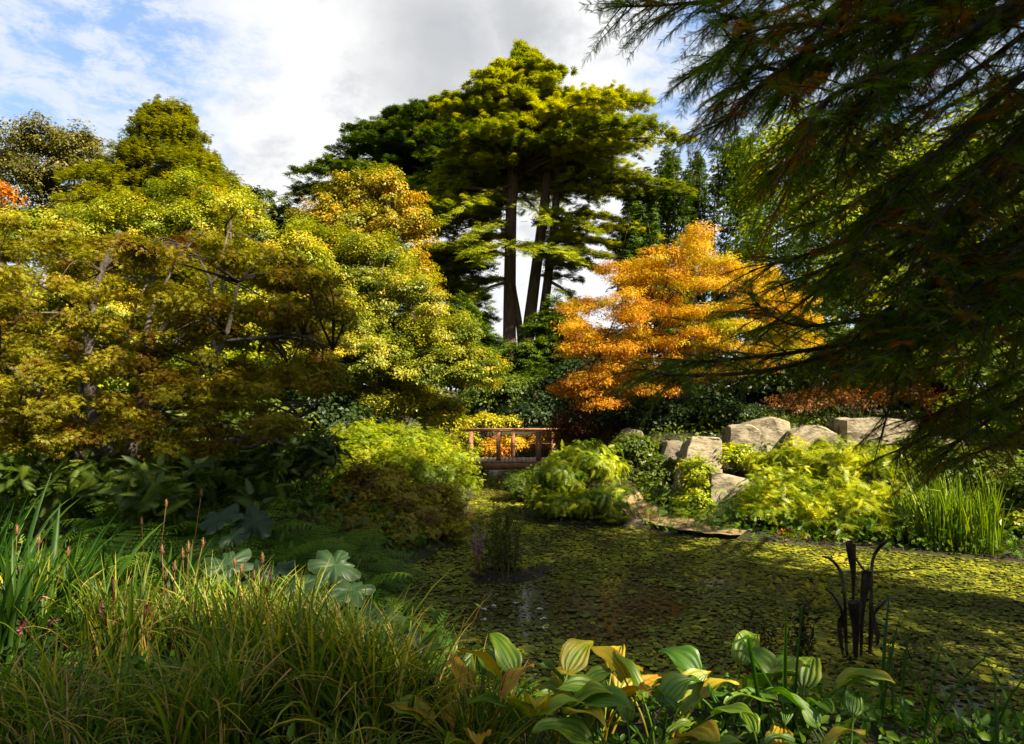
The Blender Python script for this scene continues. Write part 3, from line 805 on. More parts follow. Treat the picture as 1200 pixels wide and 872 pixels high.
# --- plume conifer right of the cedars: many upright drooping plumes
PY = 37
t = thing('plume_conifer', 'dark green conifer with many upright plume shaped leaders right of the big cedar', 'conifer', ground_at(800, PY))
g, gb = Geo(), Geo()
for k in range(130):
    px = rng.uniform(728, 905); tp = np.interp(px, [728, 745, 765, 785, 800, 830, 850, 880, 905], [222, 200, 190, 166, 185, 158, 150, 160, 170]) + abs(rng.normal(0, 1)) * 60
    y = PY + rng.uniform(-3, 2.5) - (tp - 160) * .018; lnp = rng.uniform(40, 90)
    a = at(px, tp, y); b = at(px + rng.normal(-4, 8), tp + lnp, y)
    n = int(120); s = rng.uniform(0, 1, n); wd_ = (.10 + .55 * s) * rng.uniform(.3, 1, n)
    th = rng.uniform(0, 2 * math.pi, n); o = np.stack([np.cos(th), np.sin(th), np.zeros(n)], -1)
    P = a + (b - a) * s[:, None] + o * wd_[:, None]
    scatter(g, P, o + UP * rng.uniform(-1.1, .5, n)[:, None], UP + o * .4 + .4 * rdir(n), .30 * rng.uniform(.6, 1.2, n), T_TUFT, np.clip(.5 + rng.normal(0, .12) + rng.normal(0, .15, n), 0, 1))
    tube(gb, [b, a], [.05, .012], 5)
gt = Geo(); tube(gt, [ground_at(810, PY), at(812, 200, PY)], [.4, .06], 8); build('trunk', gt, M['bark_cedar'], t, smooth=True)
build('branches', gb, M['bark_cedar'], t); build('crown', g, M['plume'], t)

# --- middle distance broadleaves
def st(px, py, Y): return at(px, py, Y)
leafy('autumn_tree', 'tall yellow green tree with orange tinted top standing left of the cedars', 'tree',
      [Bl(440, 235, 45, 34, 22), Bl(405, 275, 48, 45, 22), Bl(470, 280, 40, 45, 22), Bl(425, 225, 26, 20, 22), Bl(440, 340, 70, 60, 22), Bl(375, 300, 35, 40, 22)], 'oakor', 480, 150, .095, .42,
      stems=[([ground_at(440, 22), st(438, 380, 22), st(440, 300, 22)], [.2, .16, .1]), ([st(438, 380, 22), st(455, 300, 22), st(460, 255, 22)], [.12, .09, .05])], nlimb=40, limb_r=.05, bark='bark_grey', flat=.6, inner=.3, vl=.1, spray=.9)
leafy('domed_tree', 'broad dome shaped yellow green tree sloping down towards the footbridge', 'tree',
      [Bl(395, 335, 55, 70, 16.5), Bl(440, 320, 45, 45, 17), Bl(470, 365, 55, 55, 16.5), Bl(430, 425, 85, 55, 16), Bl(520, 410, 48, 42, 16.5), Bl(552, 442, 40, 34, 16.5), Bl(500, 440, 60, 40, 16), Bl(400, 400, 60, 60, 16)], 'oak', 1000, 200, .062, .31,
      stems=[([ground_at(450, 17), st(450, 430, 17), st(440, 370, 17)], [.2, .16, .08]), ([st(450, 440, 17), st(490, 410, 17), st(520, 400, 17)], [.12, .09, .05])], nlimb=40, limb_r=.04, bark='bark_grey', flat=.55, up=.7, inner=.35, vc=.24, vl=.09, spray=.9)
leafy('sunlit_tree', 'sunlit golden green tree behind the bronze tree at the left', 'tree',
      [Bl(60, 290, 80, 44, 13.5), Bl(165, 278, 62, 42, 13.5), Bl(255, 275, 62, 46, 13.5), Bl(325, 310, 48, 50, 13.5), Bl(215, 235, 28, 32, 14), Bl(280, 248, 28, 24, 14), Bl(120, 400, 120, 80, 14), Bl(290, 400, 90, 80, 14), Bl(20, 420, 70, 90, 14)], 'goldgreen', 1000, 190, .060, .31,
      stems=[([ground_at(170, 14), st(175, 430, 14), st(180, 330, 14)], [.2, .15, .08]), ([st(175, 430, 14), st(250, 360, 14), st(270, 300, 14)], [.11, .08, .04])], nlimb=50, limb_r=.04, bark='bark_grey', flat=.5, inner=.3, vc=.26, vl=.09, spray=.9)
leafy('orange_tree', 'tree with a sprig of bright orange leaves at the left edge of the picture', 'tree',
      [Bl(-30, 225, 40, 26, 15.5), Bl(-60, 270, 60, 40, 15.5)], 'fire', 50, 70, .11, .3, stems=[([ground_at(-55, 15.5), st(-50, 350, 15.5), st(-40, 250, 15.5)], [.12, .09, .04])], nlimb=16, limb_r=.03, bark='bark_grey', flat=.6)
# shrubs round the bridge
leafy('golden_shrub', 'bright golden yellow shrub on the bank left of the footbridge', 'shrub', [Bl(460, 478, 50, 30, 17), Bl(505, 484, 40, 26, 17.5), Bl(430, 486, 44, 32, 16.5), Bl(395, 480, 36, 30, 17), Bl(470, 462, 36, 20, 18), Bl(515, 500, 26, 20, 17)], 'gold', 420, 75, .085, .26, flat=.6, nlimb=14, limb_r=.015, up=.8)
leafy('lime_shrub', 'lime green leafy shrub filling the bank between the heath and the footbridge', 'shrub', [Bl(430, 525, 40, 28, 14.2), Bl(405, 545, 34, 28, 13.4), Bl(485, 548, 36, 22, 13), Bl(470, 528, 52, 26, 14), Bl(515, 540, 38, 24, 14), Bl(440, 545, 40, 30, 13.5), Bl(500, 560, 46, 26, 13), Bl(535, 570, 22, 18, 13.5)], 'lime', 420, 62, .10, .26, tmpl=T_SPRAY, flat=.55, up=.8, nlimb=14, limb_r=.012, spray=.8, vl=.1)
leafy('heath_shrub', 'low brown and olive heath shrub leaning over the water at the left bank', 'shrub', [Bl(470, 592, 50, 28, 11), Bl(440, 585, 44, 30, 11), Bl(490, 612, 42, 26, 10.6), Bl(455, 630, 45, 22, 10.3), Bl(425, 590, 40, 40, 10.8), Bl(500, 628, 34, 18, 10.4), Bl(440, 645, 40, 16, 9.8), Bl(410, 625, 36, 26, 9.9), Bl(520, 600, 22, 26, 11.2)], 'heath', 820, 64, .062, .2, tmpl=T_TUFT, flat=.5, up=.7, nlimb=30, limb_r=.014, vc=.26, inner=.25, spray=.7)
leafy('dark_shrub', 'dark evergreen shrub behind the left end of the footbridge', 'shrub', [Bl(590, 468, 44, 30, 25), Bl(560, 480, 30, 20, 25)], 'mid', 140, 60, .13, .4, nlimb=10, limb_r=.02)
leafy('dark_shrub', 'tall dark shrub in shade behind the right end of the footbridge', 'shrub', [Bl(660, 476, 48, 34, 24), Bl(625, 490, 36, 18, 23.5), Bl(700, 490, 44, 30, 22)], 'dark', 200, 60, .13, .42, nlimb=10, limb_r=.02)
leafy('orange_grass_shrub', 'orange tinted undergrowth glowing behind the bridge posts', 'shrub', [Bl(575, 530, 22, 16, 22.4), Bl(600, 522, 20, 14, 22.8), Bl(640, 520, 24, 12, 23)], 'maple', 110, 60, .09, .22, nlimb=8, limb_r=.012)
leafy('yellow_shrub', 'yellow shrub lit by sun just behind the bridge rail', 'shrub', [Bl(560, 500, 30, 16, 22.8), Bl(545, 520, 20, 18, 21.9), Bl(590, 498, 20, 12, 23)], 'gold', 120, 60, .10, .25, nlimb=8, limb_r=.012)
leafy('rust_shrub', 'rusty red low shrub below the orange maple', 'shrub', [Bl(690, 500, 40, 22, 18.5), Bl(735, 505, 34, 20, 18), Bl(660, 515, 26, 14, 19)], 'rust', 150, 70, .09, .3, tmpl=T_NARROW, nlimb=10, limb_r=.012)
leafy('waterside_shrub', 'dark green bush over the water just right of the footbridge', 'shrub', [Bl(612, 572, 18, 14, 15), Bl(634, 560, 18, 12, 15.5), Bl(604, 560, 8, 7, 17)], 'mid', 130, 60, .09, .22, tmpl=T_SPRAY, nlimb=10, limb_r=.012)
leafy('feathery_bush', 'rounded feathery green bush with yellow tips reaching over the pond in the middle', 'shrub', [Bl(*q) for q in ((690, 548, 27, 18, 13), (662, 560, 24, 18, 12.8), (712, 552, 16, 15, 13), (644, 574, 16, 13, 12.7), (628, 584, 8, 9, 12.6), (675, 590, 28, 14, 12.5), (708, 588, 20, 16, 12.5), (650, 592, 18, 12, 12.5), (728, 574, 10, 11, 12.7), (682, 530, 12, 8, 13.2), (712, 532, 8, 7, 13.2), (656, 540, 9, 8, 13.1))], 'lime', 330, 26, .18, .20, tmpl=t_frond(8, .26, .09, .3, .40, .01), flat=.7, up=.6, out=.9, rnd=.9, inner=.2, down=.7, nlimb=20, limb_r=.012, vmid=.42, vc=.28, spray=.8)
leafy('ivy_bush', 'dark trailing ground shrub at the foot of the leaning slab', 'shrub', [Bl(775, 560, 24, 26, 14.5), Bl(765, 580, 18, 16, 13.8), Bl(745, 530, 26, 22, 15.5)], 'mid', 150, 46, .09, .24, nlimb=8, limb_r=.01)
leafy('gold_climber', 'yellow leaved climber spilling between the two boulders', 'shrub', [Bl(816, 568, 17, 34, 13.0, .35), Bl(862, 538, 22, 20, 13.9, .4), Bl(812, 592, 20, 14, 12.7, .3), Bl(880, 545, 20, 14, 13.8, .4)], 'lime', 200, 40, .075, .16, nlimb=10, limb_r=.008, vmid=.65)
leafy('rockery_shrub', 'dark green overhanging shrub above the leaning slab', 'shrub', [Bl(760, 490, 60, 26, 17.5), Bl(830, 490, 60, 22, 17), Bl(700, 480, 50, 30, 19)], 'dark', 260, 55, .10, .32, nlimb=14, limb_r=.015)
leafy('rust_shrub', 'rusty low shrub on the terrace above the long sandstone block', 'shrub', [Bl(1010, 470, 50, 18, 16.6), Bl(940, 478, 40, 16, 16.6), Bl(1070, 470, 30, 18, 16.8), Bl(975, 462, 18, 12, 17), Bl(1040, 455, 16, 12, 17)], 'rust', 90, 60, .08, .26, tmpl=T_NARROW, spray=1.0, inner=.1, vc=.3, nlimb=10, limb_r=.012)

# understory closing the view under the trees
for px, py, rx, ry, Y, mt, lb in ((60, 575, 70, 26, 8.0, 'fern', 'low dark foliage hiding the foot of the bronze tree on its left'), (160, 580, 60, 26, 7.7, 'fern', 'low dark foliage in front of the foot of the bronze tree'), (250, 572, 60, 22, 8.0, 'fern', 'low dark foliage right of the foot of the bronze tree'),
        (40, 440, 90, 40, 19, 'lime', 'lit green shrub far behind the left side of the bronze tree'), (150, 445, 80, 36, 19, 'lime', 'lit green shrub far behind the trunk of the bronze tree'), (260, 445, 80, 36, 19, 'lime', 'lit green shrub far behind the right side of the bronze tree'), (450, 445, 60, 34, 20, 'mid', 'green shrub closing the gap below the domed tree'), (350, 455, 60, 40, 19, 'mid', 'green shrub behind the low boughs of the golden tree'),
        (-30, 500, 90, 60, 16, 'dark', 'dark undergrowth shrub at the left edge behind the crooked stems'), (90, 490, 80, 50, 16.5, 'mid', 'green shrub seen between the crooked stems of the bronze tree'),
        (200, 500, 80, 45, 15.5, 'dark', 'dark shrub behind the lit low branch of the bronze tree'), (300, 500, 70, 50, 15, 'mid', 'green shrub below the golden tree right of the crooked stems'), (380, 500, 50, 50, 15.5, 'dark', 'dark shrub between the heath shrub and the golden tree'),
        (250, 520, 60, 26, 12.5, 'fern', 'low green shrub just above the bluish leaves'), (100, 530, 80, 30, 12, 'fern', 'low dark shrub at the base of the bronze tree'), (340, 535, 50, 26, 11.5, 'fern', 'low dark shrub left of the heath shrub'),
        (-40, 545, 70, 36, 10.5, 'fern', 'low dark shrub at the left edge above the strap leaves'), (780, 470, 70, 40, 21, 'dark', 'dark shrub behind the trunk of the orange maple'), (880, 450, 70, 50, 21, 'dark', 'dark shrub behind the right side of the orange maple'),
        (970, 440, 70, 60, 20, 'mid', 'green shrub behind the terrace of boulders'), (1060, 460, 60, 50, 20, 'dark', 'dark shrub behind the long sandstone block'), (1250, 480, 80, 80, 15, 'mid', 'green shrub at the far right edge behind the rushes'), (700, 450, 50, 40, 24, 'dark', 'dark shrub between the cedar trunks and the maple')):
    if mt == 'fern':     # loose ferny growth with an uneven top
        bb = [Bl(px + rng.uniform(-1, 1) * rx, py + rng.uniform(-.9, .8) * ry, rng.uniform(14, 30), rng.uniform(8, 20), Y + rng.uniform(-.9, .9)) for _ in range(9)]
        leafy('understory_plant', lb, 'plant', bb, 'mid', 150, 9, .22, .20, vmid=.3, flat=.8, nlimb=10, limb_r=.008, inner=.1, tmpl=T_FERN, up=.6, out=.5, rnd=.8, down=-.3, crown_name='fronds', group='shrubs of the shaded understory')
        continue
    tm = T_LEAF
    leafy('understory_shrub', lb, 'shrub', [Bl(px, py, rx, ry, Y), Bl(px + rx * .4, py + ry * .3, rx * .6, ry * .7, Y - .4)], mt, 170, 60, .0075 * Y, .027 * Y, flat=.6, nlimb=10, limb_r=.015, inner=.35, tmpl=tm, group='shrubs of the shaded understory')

# --- orange maple: layered tiers
bl = []
for k in range(170):
    px = rng.uniform(668, 945)
    hi = np.interp(px, [640, 655, 700, 760, 800, 825, 850, 900, 950], [400, 372, 330, 292, 272, 262, 290, 320, 350])
    lo = np.interp(px, [640, 690, 740, 800, 860, 950], [470, 482, 470, 455, 440, 415])
    u = rng.uniform() ** .9
    bl.append((*Bl(px, hi + (lo - hi) * u, rng.uniform(14, 34), rng.uniform(5, 11), 16.9 + rng.uniform(-1.2, 1.6) - .9 * math.sin(math.pi * u), rng.uniform(.35, .8)), -.18 + .34 * (px - 640) / 310 + .10 - .22 * u + (.55 if px > 800 and u > .55 and rng.uniform() < .7 else 0) + rng.normal(0, .07)))
leafy('maple_tree', 'orange autumn maple with layered sprays of foliage behind the boulders', 'maple', bl, 'maple', 2100, 66, .075, .23,
      stems=[([ground_at(800, 17.5), st(795, 480, 17.5), st(780, 420, 17.3), st(770, 370, 17)], [.16, .12, .09, .04]), ([st(795, 480, 17.5), st(820, 420, 17.5), st(840, 340, 17.3)], [.1, .07, .04]), ([st(795, 470, 17.5), st(740, 440, 17), st(700, 420, 16.5)], [.08, .06, .03])],
      nlimb=70, limb_r=.03, bark='bark_grey', tmpl=T_NARROW, flat=.5, up=.8, rnd=.8, inner=.2, vc=.16, vl=.13, down=.6, mask=.3)

# --- right hand background
leafy('green_tree', 'tall green broadleaf tree in sun glimpsed behind the overhanging conifer', 'tree', [Bl(940, 280, 75, 70, 23), Bl(1010, 230, 90, 90, 24), Bl(930, 200, 70, 80, 25), Bl(1110, 260, 110, 120, 24), Bl(1020, 350, 90, 60, 22), Bl(1200, 200, 90, 120, 24)], 'lime', 520, 60, .2, .75,
      stems=[([ground_at(1020, 24), st(1020, 350, 24), st(1030, 200, 24)], [.3, .22, .08])], nlimb=40, limb_r=.06, flat=.6, vmid=.35)
leafy('green_tree', 'lower sunlit green tree behind the long sandstone block at the right', 'tree', [Bl(1120, 430, 70, 55, 17.5), Bl(1060, 420, 50, 40, 18), Bl(1190, 440, 60, 70, 17.5), Bl(1140, 490, 70, 34, 16.8)], 'lime', 420, 70, .12, .42,
      stems=[([ground_at(1130, 17.8), st(1130, 480, 17.8), st(1125, 420, 17.8)], [.12, .09, .05])], nlimb=30, limb_r=.03, flat=.55, vmid=.55)
leafy('leafy_bush', 'bright yellow green bush under the terrace of boulders on the far bank', 'shrub', [Bl(930, 550, 40, 26, 13), Bl(985, 548, 46, 26, 13), Bl(1030, 556, 34, 30, 12.8), Bl(900, 580, 30, 26, 12.4), Bl(960, 585, 60, 34, 12.2), Bl(1020, 590, 44, 34, 11.8), Bl(905, 602, 30, 24, 11.6), Bl(950, 604, 42, 26, 11.5), Bl(1005, 606, 44, 28, 11.1), Bl(1050, 612, 34, 28, 10.8), Bl(1000, 545, 60, 28, 12.6)], 'lime', 620, 26, .19, .24, tmpl=t_frond(7, .26, .10, .35, .30, .012), nlimb=20, limb_r=.01, flat=.7, up=.6, rnd=.9, inner=.2, vmid=.58, vc=.30, spray=.8, down=.5)
leafy('leafy_bush', 'green bush with broad leaves behind the rushes at the right bank', 'shrub', [Bl(1110, 560, 50, 40, 12.3), Bl(1170, 570, 44, 44, 11.8), Bl(1080, 540, 30, 30, 13.0), Bl(1215, 590, 40, 50, 11)], 'mid', 300, 50, .11, .26, nlimb=14, limb_r=.01, vmid=.65)
leafy('yellow_shrub', 'small yellow shrub at the right edge beside the rushes', 'shrub', [Bl(1196, 620, 18, 26, 10.6), Bl(1225, 620, 24, 30, 10.6)], 'gold', 60, 50, .09, .2, nlimb=6, limb_r=.01)
leafy('red_fern_patch', 'patch of orange red dead fern at the water under the yellow green bush', 'fern', [Bl(925, 627, 20, 7, 11.2, .3), Bl(960, 622, 16, 7, 11.3, .3)], 'fire', 40, 40, .07, .12, tmpl=T_NARROW, vmid=.25)

# --- bronze spreading tree on the left bank
LY = 9.0
bl = []
for k in range(250):
    px = rng.uniform(-60, 385); lo = np.interp(px, [-60, 0, 150, 300, 340, 385], [535, 535, 545, 530, 500, 460]); hi = np.interp(px, [-60, 60, 150, 250, 330, 405], [262, 255, 262, 285, 300, 345])
    py = hi + (lo - hi) * rng.uniform() ** .85
    bl.append(Bl(px, py, rng.uniform(14, 36), rng.uniform(6, 14), LY + rng.uniform(-1.7, 1.6), rng.uniform(.2, .45)))
t = thing('bronze_tree', 'spreading dark bronze green tree with crooked multiple stems on the left bank', 'tree', ground_at(150, LY))
g = Geo(); S = crown(g, bl, 1900, 66, .050, .17, flat=.55, tmpl=T_TUFT, up=.8, rnd=.8, inner=.1, vc=.26, vl=.14, down=.2)
gb = Geo()
T1 = [([(150, 640), (128, 540), (110, 490), (104, 420), (112, 340), (140, 270)], [9, 8, 7, 5.5, 4, 1.5], 0),
      ([(152, 640), (150, 560), (162, 500), (205, 460), (232, 440), (262, 400), (280, 330)], [8, 7, 6.2, 5.2, 4, 3, 1.2], -.5),
      ([(130, 560), (100, 500), (60, 470), (20, 436), (-30, 410)], [6, 5, 4.2, 3, 1.5], -.3),
      ([(110, 490), (85, 430), (60, 400), (20, 380)], [4, 3, 2, 1], .4),
      ([(150, 600), (195, 535), (225, 522), (262, 521), (300, 508), (335, 522)], [6, 5, 4.4, 3.8, 3, 1.4], -.7),
      ([(262, 521), (296, 524), (330, 500), (370, 480)], [2.6, 2.2, 1.8, .8], -.8),
      ([(162, 500), (168, 430), (176, 370), (205, 310)], [5, 4, 3, 1.3], .3),
      ([(176, 400), (215, 360), (250, 330), (268, 270)], [3, 2.6, 2, .9], .2),
      ([(250, 420), (250, 370), (246, 330), (232, 300)], [2.5, 2.2, 1.8, .8], -.2),
      ([(110, 560), (70, 510), (30, 498), (-30, 490)], [4, 3.2, 2.4, 1.2], -.8),
      ([(262, 400), (320, 395), (350, 392), (390, 410)], [2.4, 2, 1.6, .7], -.6)]
ends = []
for path, rad, dy in T1:
    P = [at(a, b, LY + dy * (i / (len(path) - 1))) for i, (a, b) in enumerate(path)]
    gt = Geo(); tube(gt, P, np.array(rad) * LY / F, 8, n=24); build('trunk', gt, M['bark_grey'], t, smooth=True)
    ends += list(spl(P, 8)[2:])
ends = np.array(ends)
for q in S[rng.choice(len(S), 230, replace=False)]:
    e = ends[int(np.argmin(np.linalg.norm(ends - q, axis=1)))]
    limbs(gb, e, [q], .018, r1=.004, sag=.1, sides=4)
build('branches', gb, M['bark'], t); build('crown', g, M['bronzegreen'], t)

# --- overhanging conifer on the right: long drooping boughs with feathery sprays
t = thing('overhanging_conifer', 'dark feathery conifer whose drooping boughs hang in from the right over the pond', 'conifer', ground_at(1500, 6.0))
tr = np.array(t.location)
gt = Geo(); tube(gt, [tr, tr + (0, 0, 6), tr + (.3, .2, 10.5)], [.5, .4, .08], 12, n=12); build('trunk', gt, M['bark_cedar'], t, smooth=True)
g, gb = Geo(), Geo()
boughs = [[(1420, -160, 6), (1150, 20, 6), (1000, 100, 5.8), (900, 160, 5.6), (862, 215, 5.5)],
          [(1450, -260, 6.4), (1100, -70, 6.4), (900, -10, 6.2), (790, 5, 6), (722, 8, 5.9)],
          [(1400, -200, 5.6), (1080, -20, 5.4), (930, 50, 5.2), (850, 100, 5.1), (806, 150, 5.0)],
          [(1440, -200, 6.8), (1080, -40, 6.8), (900, 30, 6.6), (820, 60, 6.5), (775, 85, 6.4)],
          [(1450, 0, 6), (1190, 140, 6), (1050, 230, 6), (940, 285, 5.8), (838, 318, 5.6)],
          [(1450, 60, 7), (1190, 180, 7), (1040, 270, 6.8), (920, 340, 6.6), (850, 395, 6.4)],
          [(1450, 160, 6.4), (1190, 310, 6.4), (1040, 390, 6.3), (920, 430, 6.1), (810, 440, 5.9), (740, 432, 5.8)],
          [(1450, 200, 7.4), (1190, 350, 7.4), (1050, 400, 7.2), (930, 455, 7), (840, 485, 6.8), (770, 498, 6.6)],
          [(1450, 280, 5.8), (1200, 420, 5.8), (1080, 470, 5.8), (980, 505, 5.7), (900, 545, 5.6), (866, 580, 5.5)],
          [(1450, 340, 6.6), (1200, 470, 6.6), (1110, 500, 6.5), (1050, 530, 6.5)],
          [(1450, 240, 5), (1200, 360, 5), (1080, 400, 5), (980, 440, 4.9)],
          [(1450, -60, 7.6), (1190, 90, 7.6), (1040, 190, 7.4), (940, 250, 7.2), (880, 270, 7)],
          [(1450, -100, 5.2), (1200, 60, 5.2), (1090, 150, 5.1), (1000, 240, 5.0), (950, 320, 4.9)],
          [(1450, 100, 5), (1220, 240, 5), (1120, 320, 4.9), (1040, 380, 4.9)],
          [(1450, -300, 5), (1200, -120, 5), (1020, -40, 5), (940, 10, 5), (900, 60, 5)],
          [(1500, 380, 5.6), (1260, 520, 5.6), (1170, 560, 5.6), (1120, 600, 5.6)],
          [(1500, 400, 7), (1260, 470, 7), (1170, 520, 7), (1100, 545, 6.9)],
          [(1450, -250, 7.6), (1150, -80, 7.6), (1000, 0, 7.4), (900, 70, 7.2), (880, 130, 7)],
          [(1450, 120, 8), (1200, 240, 8), (1080, 320, 7.8), (990, 380, 7.6), (920, 410, 7.5)],
          [(1450, -30, 8.2), (1200, 70, 8.2), (1060, 130, 8), (960, 200, 7.8), (900, 240, 7.6)]]
boughs += [[(1500, 240, 6.6), (1300, 370, 6.6), (1190, 440, 6.5), (1110, 480, 6.4), (1050, 495, 6.4)], [(1500, 300, 5.6), (1300, 410, 5.6), (1210, 460, 5.6), (1140, 505, 5.5), (1095, 540, 5.5)],
           [(1500, 180, 7.4), (1300, 330, 7.4), (1180, 400, 7.3), (1090, 430, 7.2), (1000, 445, 7.2)], [(1500, -40, 6.2), (1300, 60, 6.2), (1180, 190, 6.1), (1110, 300, 6.0), (1060, 420, 5.9), (1030, 520, 5.9)],
           [(1500, 60, 5.4), (1330, 140, 5.4), (1230, 260, 5.4), (1170, 380, 5.3), (1130, 470, 5.3)]]
boughs = [[(a + (0 if q[-1][1] < 60 or q[-1][1] > 425 else 40), b, c) for a, b, c in q] for q in boughs if q[-1] not in ((1120, 600, 5.6), (866, 580, 5.5), (770, 498, 6.6))]
for q in list(boughs):
    for rep in range(2 if q[-1][1] < 470 else 0):
        dz = rng.uniform(-1.0, 1.3)
        oy = rng.uniform(-80, -10) if q[-1][1] > 400 else rng.uniform(-8, 46); ox = rng.uniform(8, 70)
        boughs.append([(a + ox * (1 + i * .25), b + oy + rng.normal(0, 9), min(8.2, max(4.6, c + dz))) for i, (a, b, c) in enumerate(q)])
allP, allA, allV, allS = [], [], [], []
for bi, bpts in enumerate(boughs):
    P = spl([at(*p) for p in bpts], 40)
    tube(gb, P, np.linspace(.042, .006, 40), 6)
    ln = np.linalg.norm(np.diff(P, axis=0), axis=1).sum()
    T = nrm(np.gradient(P, axis=0))
    nt_ = int(14 * ln)
    bv = rng.normal(0, .06)
    for k in range(nt_):
        f = rng.uniform(.12, 1); i0 = int(f * 39)
        p, d = P[i0], T[i0]
        side = nrm(np.cross(d, UP)) * (1 if rng.uniform() < .5 else -1)
        tw = nrm(d * rng.uniform(.5, 1) + side * rng.uniform(.2, 1.5) + UP * rng.uniform(-.6, .45) + .3 * rng.normal(size=3))
        tl = rng.uniform(.35, .85) * (1.15 - .55 * f)
        u = np.linspace(0, 1, 6)[:, None]
        tp = p + tw * tl * u - UP * (.18 * tl * u ** 2)
        tube(gb, tp, np.linspace(.008, .002, 6), 3, cap=False)
        m = int(100 * tl) + 4
        s = rng.uniform(.05, 1, m); q = p + tw * (tl * s)[:, None] - UP * (.18 * tl * s ** 2)[:, None]
        td = nrm(tw[None] - UP * (.36 * s)[:, None])
        sd = nrm(np.cross(td, UP)) * np.where(rng.uniform(size=m) < .5, 1, -1)[:, None]
        A = td * rng.uniform(.25, .9, m)[:, None] + sd * rng.uniform(.5, 1.2, m)[:, None] + .25 * rdir(m) - UP * rng.uniform(-.2, .35, m)[:, None]
        rust = .45 if rng.uniform() < .18 else 0
        allP.append(q); allA.append(A); allV.append(np.clip(.44 + bv + rust + rng.normal(0, .14, m), 0, 1)); allS.append(rng.uniform(.055, .115, m))
P, A, V, S_ = map(np.concatenate, (allP, allA, allV, allS))
scatter(g, P, A, UP + .6 * rdir(len(P)), S_, T_CYP, V)
# the upper crown and the far side, above and beside the picture
def upper(g, n, lo, hi, size, shrinkz):
    P = rng.uniform(lo, hi, (n, 3)); c = np.array([tr[0], tr[1]])
    rr = np.linalg.norm(P[:, :2] - c, axis=1); lim = np.interp(P[:, 2], [0, 4, 7, 9, 10.5], [4.5, 6.0, 4.4, 2.4, .2])
    k = (rr < lim) & (P[:, 0] < tr[0] + 1.6); P = P[k]
    # keep clear of the view so that these coarse sprays never hang in the picture
    sx = 600 + F * P[:, 0] / np.maximum(P[:, 1], .1); sy = 470 - F * (P[:, 2] - 2.2) / np.maximum(P[:, 1], .1)
    k = ~((sx < 1650) & (sy > -130) & (P[:, 1] > 0)); P = P[k]
    A = nrm(np.c_[P[:, :2] - c, np.zeros(len(P))]) + .5 * rdir(len(P)) - UP * .3
    scatter(g, P, A, UP + .6 * rdir(len(P)), size * rng.uniform(.7, 1.3, len(P)), T_CYPC, np.clip(.35 + rng.normal(0, .16, len(P)), 0, 1))
upper(g, 34000, np.array([tr[0] - 6, tr[1] - 7, 1.2]), np.array([tr[0] + 6, tr[1] + 1.0, 10.5]), .30, 1)
build('branches', gb, M['bark'], t); build('crown', g, M['cypress'], t)

# ---------------------------------------------------------------- plants of the banks
def blades(g, n, length, width, base_r, th0, curl, segs=7, v=(.45, .18), kink=.0, c=(0, 0, 0), vtip=.25, azb=None, wmax=.35):
    """arching strap leaves as folded ribbons"""
    ang = rng.uniform(0, 2 * math.pi, n) if azb is None else azb + rng.normal(0, .7, n)
    br = base_r * np.sqrt(rng.uniform(0, 1, n)); ba = rng.uniform(0, 2 * math.pi, n)
    P = np.stack([br * np.cos(ba), br * np.sin(ba), np.zeros(n)], -1) + np.asarray(c)
    ln = rng.uniform(*length, n); w = width * rng.uniform(.6, 1.25, n)
    t0 = np.abs(rng.normal(0, th0, n)); cu = curl * rng.uniform(.4, 1.6, n)
    kk = np.where(rng.uniform(size=n) < kink, rng.integers(3, segs, n), 99)
    h = np.stack([np.cos(ang), np.sin(ang), 0 * ang], -1); s = np.stack([-np.sin(ang), np.cos(ang), 0 * ang], -1)
    twist = rng.normal(0, .5, n)
    rows = []; vb = np.clip(v[0] + rng.normal(0, v[1], n), 0, 1); vv = []
    th = t0.copy(); p = P.copy()
    for k in range(segs + 1):
        u = k / segs
        ww = w * np.minimum(1, .55 + 1.6 * u) * (1 - max(0, (u - wmax) / (1 - wmax)) ** 1.7) + .0006
        tang = h * np.sin(th)[:, None] + UP * np.cos(th)[:, None]
        nr = np.cross(s, tang)
        sd = s * np.cos(twist * u)[:, None] + nr * np.sin(twist * u)[:, None]
        fold = nr * (ww * .35)[:, None]
        rows += [p + sd * ww[:, None] / 2 + fold, p, p - sd * ww[:, None] / 2 + fold]
        vv += [vb + vtip * u ** 3] * 3
        p = p + tang * (ln / segs)[:, None]
        th = th + cu / segs * (.3 + 1.4 * u) + np.where(kk == k, rng.uniform(.8, 1.7, n), 0)
    m = 3 * (segs + 1)
    V = np.stack(rows, 1)
    q = []
    for k in range(segs):
        a = 3 * k
        q += [[a, a + 1, a + 4, a + 3], [a + 1, a + 2, a + 5, a + 4]]
    q = np.array(q)
    g.add(V, (q[None] + (np.arange(n) * m)[:, None, None]).reshape(-1, 4), np.clip(np.stack(vv, 1).ravel(), 0, 1))
def place(px, Y):
    x = at(px, 470, Y)[0]
    return np.array([x, Y, ghs(x, Y) - .02])

